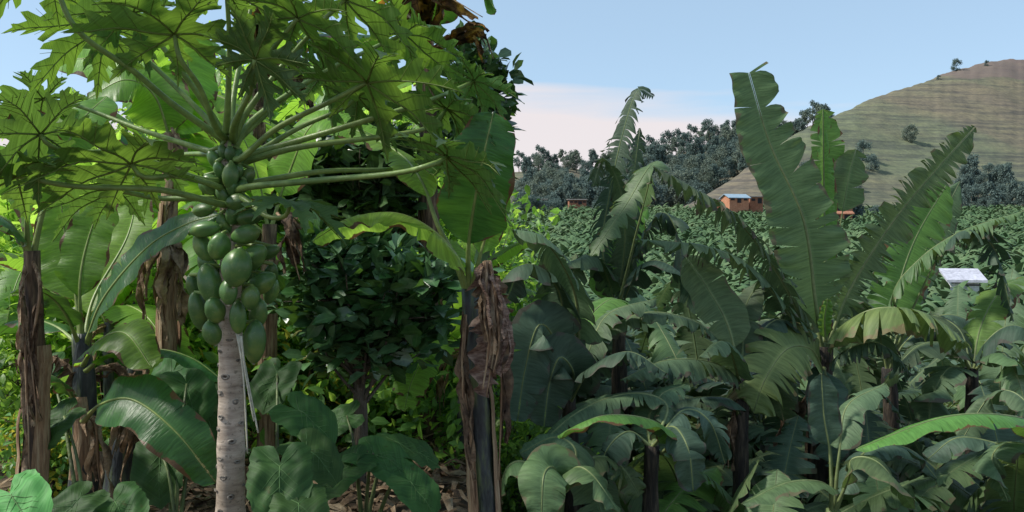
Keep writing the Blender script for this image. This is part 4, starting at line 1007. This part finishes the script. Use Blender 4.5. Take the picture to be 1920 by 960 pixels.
# copies filling the plantation behind and between
GF='banana plants filling the plantation'
protoR=[grown('banana_plant','', 'banana plant',GF,(0,0,0),2.0,9,2.2,.31,['rd','rd','rk','rl'],M['stemd'],M['ribr'],71,.8,2,.10,30,'dryd'),
        grown('banana_plant','', 'banana plant',GF,(0,0,0),1.5,8,2.0,.29,['rd','rl','rk'],M['stemd'],M['ribr'],72,.6,1,.09,30,'dryd'),
        grown('banana_plant','', 'banana plant',GF,(0,0,0),1.2,8,1.7,.30,['rl','rb','rk'],M['stemg'],M['ribr'],73,.4,1,.07,28,'dryd'),
        grown('banana_plant','', 'banana plant',GF,(0,0,0),2.3,9,2.2,.34,['rk','rd','rd'],M['stemd'],M['ribr'],74,.95,2,.10,34,'dryd')]
uR=set()
def topy(d): return None
RB=[(1,1110,6.4,.8,'filler'),(2,1150,4.9,.8,''),(1,1300,6.6,.85,''),(2,1330,5.2,.8,''),(1,1460,5.6,.75,''),(2,1440,4.8,.75,''),(1,1640,6.0,.75,''),(2,1665,5.2,.75,''),(1,1750,6.2,.8,''),
 (2,1790,5.0,.7,''),(1,1890,6.0,.8,''),(0,1010,8.0,.95,''),(3,1090,9.2,.9,''),(1,1230,8.4,1.0,''),(0,1310,8.6,.95,''),(3,1420,8.4,.85,''),(1,1480,7.4,.9,''),(0,1620,9.0,.85,''),(1,1720,8.6,.9,''),
 (3,1780,9.4,.85,''),(0,1880,8.6,.95,''),(1,1950,7.2,.9,''),(0,985,10.8,.95,''),(3,1180,11.2,1.0,''),(0,1360,11.0,1.0,''),(1,1500,10.6,1.0,''),(3,1650,11.4,1.0,''),(0,1800,11.5,1.0,''),(1,1910,11,1.0,''),
 (0,1060,13.4,1.0,''),(3,1260,13.6,1.0,''),(1,1440,13.5,1.1,''),(0,1580,13.8,1.0,''),(3,1730,14,1.0,''),(0,1870,14,1.0,''),(2,1270,4.6,.6,''),(2,1840,4.5,.6,''),(2,1100,4.3,.55,'')]
words={0:'tall grey green banana plant',1:'mid sized drooping banana plant',2:'low young banana plant with pale stem',3:'tall banana plant with shredded dark leaves'}
def where(px,d):
    row='nearest row' if d<5.5 else 'second row' if d<7 else 'third row' if d<10 else 'fourth row' if d<12.5 else 'fifth row'
    side=[(1030,'at its left end'),(1105,'left of the curled leaf'),(1205,'below the curled sky-high leaf'),(1285,'below the peaked arching leaf'),(1345,'left of the middle dark stem'),(1430,'beside the middle dark stem'),
          (1500,'left of the largest plant'),(1595,'at the foot of the largest plant'),(1655,'right of the largest plant'),(1705,'below the diagonal feathered leaf'),(1765,'below the pale yellowish leaf tip'),(1815,'below the white roof'),(1885,'near its right end'),(3000,'at its far right end')]
    for lim,t in side:
        if px<lim: return f'{row}, {t}'
seen=set()
for k,px,d,s,_ in RB:
    lab=words[k]+', '+where(px,d)
    if lab in seen: lab+=', the farther one'
    seen.add(lab)
    place(protoR[k],uR,px,d,s,rnd.random()*6.28,lab)

# far banana field (a mass nobody could count)
def field():
    g=np.random.RandomState(11); protos=[]
    for q in range(6):
        V=[];Fq=[]
        for k in range(9):
            az=k*2.4+g.rand(); el=g.uniform(.5,1.4); L=g.uniform(1.7,2.5); p=np.array([0,0,2.0]); e=el; bend=g.uniform(1.0,2.4)
            S=5; rib=[p]; 
            for s in range(S):
                p=p+np.array([math.cos(az)*math.cos(e),math.sin(az)*math.cos(e),math.sin(e)])*L/S; e-=bend/S; rib.append(p)
            sd=np.array([-math.sin(az),math.cos(az),0])
            k0=len(V)
            for s,p in enumerate(rib):
                w=[.03,.24,.30,.28,.2,.04][s]*g.uniform(.8,1.1)
                V+= [p+sd*w-np.array([0,0,w*.6]),p,p-sd*w-np.array([0,0,w*.6])]
            for s in range(S):
                a=k0+s*3; Fq+=[[a,a+1,a+4,a+3],[a+1,a+2,a+5,a+4]]
        k0=len(V)
        for z in (0,2.05):
            for a in range(4): V.append(np.array([.1*math.cos(a*1.57),.1*math.sin(a*1.57),z]))
        for a in range(4): Fq.append([k0+a,k0+(a+1)%4,k0+4+(a+1)%4,k0+4+a])
        protos.append((np.array(V),np.array(Fq)))
    VV=[];FF=[];off=0
    d=15.5
    while d<185:
        sp=1.2+d*.005
        x=-max(4,d*.12)+g.rand()*2
        while x<d*.78+3:
            V,Fq=protos[g.randint(6)]; a=g.rand()*6.28; s=g.uniform(.6,.95); c,sn=math.cos(a)*s,math.sin(a)*s
            X=x+g.uniform(-.7,.7); Y=d+g.uniform(-.8,.8)
            if not(X<0.3 and Y<30):
                zz=ground(X,Y)-.1
                W=np.stack([V[:,0]*c-V[:,1]*sn+X,V[:,0]*sn+V[:,1]*c+Y,V[:,2]*s+zz],1)
                VV.append(W);FF.append(Fq+off); off+=len(V)
            x+=sp
        d+=sp*.95
    tag(np_obj('banana_field',np.concatenate(VV),np.concatenate(FF),M['field'],None,True),'dense green banana field covering the valley floor up to the hill','banana field',kind='stuff')
field()

# ------------------------------------------------------------------ ground, hill, ridge
def terrain():
    ys=[-25,-12,-6,-3,0,1,2,3]+[3+.5*i for i in range(1,45)]+[26+1.0*i for i in range(1,30)]+[60,70,80,95,110,130,150,175,200,230,270,330,420,600,900,1500,3000]
    ts=np.concatenate([-np.linspace(1,.06,22)**1.0,np.linspace(-.05,.05,9),np.linspace(.06,1,22)])
    V=[];Fq=[];n=len(ts)
    for y in ys:
        w=18+abs(y)*1.3
        for t in ts:
            x=(abs(t)**1.5)*w*(1 if t>0 else -1); V.append((x,y,ground(x,y)))
    for i in range(len(ys)-1):
        for j in range(n-1):
            a=i*n+j; Fq.append((a,a+1,a+n+1,a+n))
    o=np_obj('ground',np.array(V),np.array(Fq),M['ground'],None,True); tag(o,kind='structure')
terrain()
def interp(T,x):
    if x<=T[0][0]: return T[0][1]
    for (a,ya),(b,yb) in zip(T,T[1:]):
        if x<=b: return lerp(ya,yb,(x-a)/(b-a))
    return T[-1][1]
HC=[(1180,420),(1280,392),(1320,366),(1400,318),(1440,288),(1480,262),(1520,238),(1560,219),(1600,202),(1650,182),(1700,163),(1750,146),(1800,131),(1840,119),(1875,113),(1920,112),(2050,125),(2300,190),(2700,330),(3000,420)]
HB=[(1180,425),(1320,400),(1560,420),(1900,440),(3000,440)]
def hill_pt(px,t):
    d=lerp(175,lerp(188,430,sm(px,1180,2100)),t); cr=interp(HC,px)+4*noise.noise(Vector((px*.012,0,3)))+1.6*noise.noise(Vector((px*.09,0,9)))+1.2*noise.noise(Vector((px*.3,0,5))) ; ba=interp(HB,px)
    py=lerp(ba,cr,1-(1-t)**1.45)
    p=at(px,py,d)
    p.z+=2.2*noise.noise(Vector((p.x*.02,p.y*.02,0)))*math.sin(math.pi*min(1,t))+.9*noise.noise(Vector((p.x*.07,p.y*.03,4)))*min(1,t*4)+ .4*noise.noise(Vector((p.x*.3,p.y*.3,0)))
    return p
def hills():
    mb=MB(); xs=list(range(1180,2100,6))+list(range(2100,3001,20)); K=70; vs=[];fs=[]
    for px in xs:
        for k in range(K+1): vs.append(hill_pt(px,k/K))
        last=hill_pt(px,1)
        for e in (1,2,3): vs.append(Vector((last.x*(1+.08*e),last.y+35*e,last.z-6*e*e)))
    m=K+4
    for i in range(len(xs)-1):
        for k in range(m-1):
            a=i*m+k; fs.append([a,a+m,a+m+1,a+1])
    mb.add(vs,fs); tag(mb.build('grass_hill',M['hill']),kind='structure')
hills()
RC=[(-400,330),(300,345),(700,340),(976,322),(1060,312),(1120,325),(1200,300),(1260,292),(1330,270),(1400,262),(1450,262),(1520,235),(1600,235),(1800,300)]
def ridge_pt(px,t):
    d=lerp(290,470,t); py=lerp(404,interp(RC,px),1-(1-t)**1.3)
    p=at(px,py,d); p.z+=1.5*noise.noise(Vector((p.x*.03,p.y*.03,7)))*math.sin(math.pi*t)
    return p
def ridge():
    mb=MB(); xs=list(range(-400,1801,20)); K=16; vs=[];fs=[]
    for px in xs:
        for k in range(K+1): vs.append(ridge_pt(px,k/K))
        l=ridge_pt(px,1)
        for e in (1,2): vs.append(Vector((l.x*(1+.08*e),l.y+40*e,l.z-7*e*e)))
    m=K+3
    for i in range(len(xs)-1):
        for k in range(m-1):
            a=i*m+k; fs.append([a,a+m,a+m+1,a+1])
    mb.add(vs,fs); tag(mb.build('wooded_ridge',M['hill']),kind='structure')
ridge()
# far trees
def far_tree(seed,h,r,mat,sparse=False,low=.25):
    rr=random.Random(seed); root=empty('ridge_tree',(0,0,0),'','tree','trees on the far ridge')
    mb=MB(); tube(mb,[Vector((0,0,-1)),Vector((.1,0,h*.4)),Vector((.2,.1,h*.85))],[h*.022,h*.015,h*.005],6); mb.build('trunk',M['trunkf'],root)
    g=np.random.RandomState(seed); C=[];
    nb=16 if sparse else 30
    for k in range(nb):
        z=rr.uniform(low,.95); a=rr.random()*6.28; q=r*math.sin(math.pi*min(1,(z-low)/(1.02-low))**.75)**.7*rr.uniform(.4,1)
        C.append((math.cos(a)*q,math.sin(a)*q,z*h))
    V,Fq,uv,n=leaf_cloud(C,h*.06,60 if sparse else 75,r*.36,seed,1.6)
    np_obj('crown',V,Fq,mat,root,True,None,uv)
    return root
ft=[far_tree(81,10,3.0,M['euc'],low=.1),far_tree(82,9,3.8,M['euc2'],low=.06),far_tree(83,12,3.6,M['euc'],True,.28),far_tree(84,7,3.5,M['euc'],low=.03),far_tree(85,11,2.6,M['euc2'],True,.35)]
uf=set(); 
def put(k,p,s,label,group,rz=None):
    o=ft[k] if k not in uf else copy_tree(ft[k]); uf.add(k)
    o.location=p; o.scale=(s,s,s*rnd.uniform(.9,1.15)); o.rotation_euler=(0,0,rnd.random()*6.28); o['label']=label; o['group']=group
def farwood():
    rr=random.Random(17); n=0
    kinds={0:'slender dark eucalyptus',1:'bushy olive green tree',2:'tall open crowned tree',3:'low round dark tree',4:'tall thin tree with bare trunk'}
    lab='dark eucalyptus in the thick wood on the ridge, like its neighbours'
    pts=[]
    for t in (.05,.16,.28,.42,.56,.7,.84,.97):
        px=965+rr.uniform(0,20)
        while px<1560:
            q=t+rr.uniform(-.05,.05); q=max(.01,min(1,q))
            hx=interp(HC,px)
            if px<1120 and .45<t<.9 and rr.random()<.6: px+=20; continue
            pts.append((px,q)); px+=rr.uniform(13,21)
    for px,q in pts:
        p=ridge_pt(px,q)
        if HOR-(p.z-EYE)/p.y*F>interp(HC,px)+22: continue
        k=rr.choice([0,0,1,3,3,1]) if q<.8 else rr.choice([0,1,2,2,4,3])
        s=rr.uniform(.95,1.35)*(1.0 if px>1180 else .9)
        put(k,p,s,{0:'slender dark eucalyptus packed among others in the wood on the ridge',1:'bushy olive green tree packed among others in the wood on the ridge',2:'tall open crowned tree on the skyline of the wooded ridge',3:'low round dark tree packed among others in the wood on the ridge',4:'tall bare trunked tree on the skyline of the wooded ridge'}[k],
            {0:'slender trees of the ridge wood',1:'bushy trees of the ridge wood',2:'open crowned skyline trees',3:'low round trees of the ridge wood',4:'bare trunked skyline trees'}[k])
    put(2,ridge_pt(1328,.97),1.35,'tallest tree on the ridge skyline left of the hill','skyline landmark trees')
    def onhill(px,py):
        best=min((abs(HOR-(hill_pt(px,k/60).z-EYE)/hill_pt(px,k/60).y*F-py),k) for k in range(61)); return hill_pt(px,best[1]/60)
    put(1,onhill(1707,268),.62,'lone small tree in the middle of the bare hillside','trees on the hill')
    put(3,onhill(1793,133),.7,'dark bush on the hill crest','trees on the hill'); put(3,onhill(1850,124),.35,'tiny bush near the hill top','trees on the hill')
    put(3,onhill(1760,150),.3,'tiny bush left of the crest bush','trees on the hill')
    for i,(px,py,s) in enumerate([(1618,300,.75),(1634,318,.65),(1600,318,.6),(1575,322,.6),(1606,357,.42),(1510,330,.6)]):
        put(3,onhill(px,py),s,['dark bush right of the rolled young leaf, upper of the thicket','bush at right end of the hillside thicket','bush in the middle of the hillside thicket','bush at left end of the hillside thicket','small round bush below the hillside thicket','bush on the hill foot behind the huge leaf'][i],'bushes on the hillside')
    for i in range(26):
        px=1790+i*5+rr.uniform(-4,4); py=rr.uniform(335,412)
        if px>1885: px+=40*rr.random()
        put(rr.choice([0,3,3,0]),onhill(px,py),rr.uniform(.55,.8),'blue green tree in the dense wood at the right foot of the hill','trees in the wood at the right hill foot')
    for i,(px,py,d,s) in enumerate([(1603,412,150,.7),(1560,380,172,.55),(1490,392,170,.5),(1120,392,180,.6),(1010,395,170,.8),(1040,388,175,.75),(985,385,170,.9),(1640,400,165,.55),(1690,404,165,.5),(1740,408,160,.5),(1320,392,185,.5),(1430,385,185,.5)]):
        p=at(px,py,d); p.z=ground(p.x,p.y)
        put(3 if i not in(0,1) else 0,p,s*.95,['dark round tree right of the brick house','tree behind the brick house','tree left of the brick house','tree right of the long brick building','tree in front of the long brick building','tree just left of the long brick building','dark tree at left end of valley edge','tree on the field edge behind the diagonal leaf','second tree on the field edge behind the diagonal leaf','tree on the field edge near the right wood','tree left of the blue roofed house','tree right of the blue roofed house'][i],'trees along the field edge')
farwood()
# houses
def house(label,px,py,d,w,dep,h,wallm,roofm,rh,rz=0,gable=True,wins=2,flat=False):
    c=at(px,py,d); b=Vector((c.x,c.y,c.z)); root=empty('house',b,label,'house','houses at the foot of the hill')
    root.rotation_euler=(0,0,rz)
    def bx(x0,x1,y0,y1,z0,z1):
        mb=MB(); v=[Vector((x,y,z))for x in(x0,x1)for y in(y0,y1)for z in(z0,z1)]
        mb.add(v,[[0,1,3,2],[4,6,7,5],[0,4,5,1],[2,3,7,6],[0,2,6,4],[1,5,7,3]]); return mb
    def bl(mb,n,m,p=root): o=mb.build(n,m,None,False); o.parent=p; return o
    wall=bl(bx(-w/2,w/2,-dep/2,dep/2,-3,h),'wall',wallm)
    e=.35
    mb=MB()
    if gable:
        v=[Vector((-w/2-e,-dep/2-e,h-.1)),Vector((w/2+e,-dep/2-e,h-.1)),Vector((w/2+e,0,h+rh)),Vector((-w/2-e,0,h+rh)),Vector((-w/2-e,dep/2+e,h-.1)),Vector((w/2+e,dep/2+e,h-.1))]
        v2=[p+Vector((0,0,-.12)) for p in v]
        mb.add(v+v2,[[0,1,2,3],[3,2,5,4],[7,6,9,8],[8,9,10,11],[0,6,7,1],[4,5,11,10],[0,3,9,6],[3,4,10,9],[1,7,8,2],[2,8,11,5]])
        g2=MB()
        for sx in (-1,1): g2.add([Vector((sx*(w/2-.02),-dep/2,h-.03)),Vector((sx*(w/2-.02),dep/2,h-.03)),Vector((sx*(w/2-.02),0,h+rh-.2))],[[0,1,2]])
        bl(g2,'gable',wallm)
    else:
        v=[Vector((-w/2-e,-dep/2-e,h)),Vector((w/2+e,-dep/2-e,h)),Vector((w/2+e,dep/2+e,h+rh)),Vector((-w/2-e,dep/2+e,h+rh))]
        v2=[p+Vector((0,0,.15)) for p in v]
        mb.add(v+v2,[[3,2,1,0],[4,5,6,7],[0,1,5,4],[2,3,7,6],[1,2,6,5],[3,0,4,7]])
    bl(mb,'roof',roofm)
    n=wins+1
    for k in range(n):
        x=-w/2+w*(k+.5)/n
        if k==n//2: bl(bx(x-.45,x+.45,-dep/2-.05,-dep/2+.05,0,min(2.0,h-.2)),'door',M['dark'])
        else: bl(bx(x-.4,x+.4,-dep/2-.05,-dep/2+.05,h*.42,h*.78),'window',M['dark'])
    return root
house('orange walled house with blue grey tin roof between the arching leaf and the huge leaf',1378,381,165,4.4,3.4,1.15,M['ored'],M['tin'],.75,.25)
house('small brick shed right of the blue roofed house',1413,382,168,2.8,3,1.3,M['brick'],M['rust'],.3,.1,False,1)
house('small brick shed left of the blue roofed house',1345,384,170,2.4,3,.9,M['ored'],M['rust'],.3,-.1,False,1)
house('two storey brick house right of the rolled young leaf',1564,397,150,5.0,4,2.6,M['brick'],M['rust'],.3,.15,False,2)
house('small salmon outbuilding below the brick house',1576,416,140,3.2,3,1.5,M['ored'],M['brick'],.4,-.2,True,1)
house('long low brick building at the wood edge on the left',1082,384,188,4,3,1.0,M['brick'],M['rust'],.3,.05,False,3)
house('brick hut at the left end of the wood edge',1008,386,186,4,4,1.3,M['brick'],M['rust'],.3,-.1,False,2)
# white tin roof in the field
house('pale metal roofed hut standing among the bananas at right',1805,532,48,1.45,1.15,.12,M['white'],M['tin2'],.62,-.25,False,1)

# ------------------------------------------------------------------ sky, sun, camera
w=bpy.data.worlds.new('World'); sc.world=w; w.use_nodes=True; nt=w.node_tree; nt.nodes.clear(); L=nt.links.new
SUN_EL=R(46); SUN_AZ=R(-96)   # azimuth from +Y towards +X
sky=N(nt,'ShaderNodeTexSky'); sky.sky_type='NISHITA'; sky.sun_disc=False; sky.sun_elevation=SUN_EL; sky.sun_rotation=SUN_AZ
sky.air_density=1.0; sky.dust_density=1.2; sky.ozone_density=1.2; sky.altitude=1200
tc=N(nt,'ShaderNodeTexCoord'); sep=N(nt,'ShaderNodeSeparateXYZ'); L(tc.outputs['Generated'],sep.inputs[0])
mp=N(nt,'ShaderNodeMapping'); mp.inputs['Scale'].default_value=(1.3,1.3,13.0); mp.inputs['Location'].default_value=(.35,0,.2); L(tc.outputs['Generated'],mp.inputs[0])
cn=N(nt,'ShaderNodeTexNoise',Scale=1.5,Detail=7.0,Roughness=.5); cn.inputs['Distortion'].default_value=.25; L(mp.outputs[0],cn.inputs['Vector'])
band=ramp(nt,math_(nt,'SUBTRACT',sep.outputs[2],math_(nt,'MULTIPLY',math_(nt,'ABSOLUTE',sep.outputs[0]),-.10)),[(.0,(1,1,1)),(.15,(1,1,1)),(.25,(0,0,0))]).outputs[0]
cl=math_(nt,'ADD',math_(nt,'MULTIPLY',band,.62),math_(nt,'MULTIPLY',cn.outputs[0],.7))
clf=ramp(nt,cl,[(.70,(0,0,0)),(.90,(.85,.85,.85))]).outputs[0]
bg=N(nt,'ShaderNodeBackground',Strength=.15); 
skyc=mix(nt,.45,sky.outputs[0],(4.3,6.0,7.4))
c=mix(nt,clf,skyc,(6.1,5.4,5.3)); L(c,bg.inputs['Color'])
out=N(nt,'ShaderNodeOutputWorld'); L(bg.outputs[0],out.inputs[0])
sl=bpy.data.lights.new('sun','SUN'); sl.energy=5.0; sl.angle=R(6); sl.color=(1,.95,.86)
so=bpy.data.objects.new('sun',sl); col.objects.link(so)
dv=Vector((math.sin(SUN_AZ)*math.cos(SUN_EL),math.cos(SUN_AZ)*math.cos(SUN_EL),math.sin(SUN_EL)))
so.rotation_euler=dv.to_track_quat('Z','Y').to_euler()
cam=bpy.data.cameras.new('camera'); co=bpy.data.objects.new('camera',cam); col.objects.link(co)
co.location=(0,0,EYE); co.rotation_euler=(R(90),0,0)
cam.sensor_width=36; cam.lens=36*F/1920; cam.shift_y=-(480-HOR)/1920; cam.clip_start=.05; cam.clip_end=6000
sc.camera=co
sc.view_settings.view_transform='Standard'; sc.view_settings.look='None'; sc.view_settings.exposure=0; sc.view_settings.gamma=1
sc.render.engine='CYCLES'; sc.cycles.max_bounces=8; sc.cycles.transmission_bounces=4; sc.cycles.diffuse_bounces=5; sc.cycles.glossy_bounces=2; sc.cycles.transparent_max_bounces=4
for p in (protoL+protoR+shr): pass
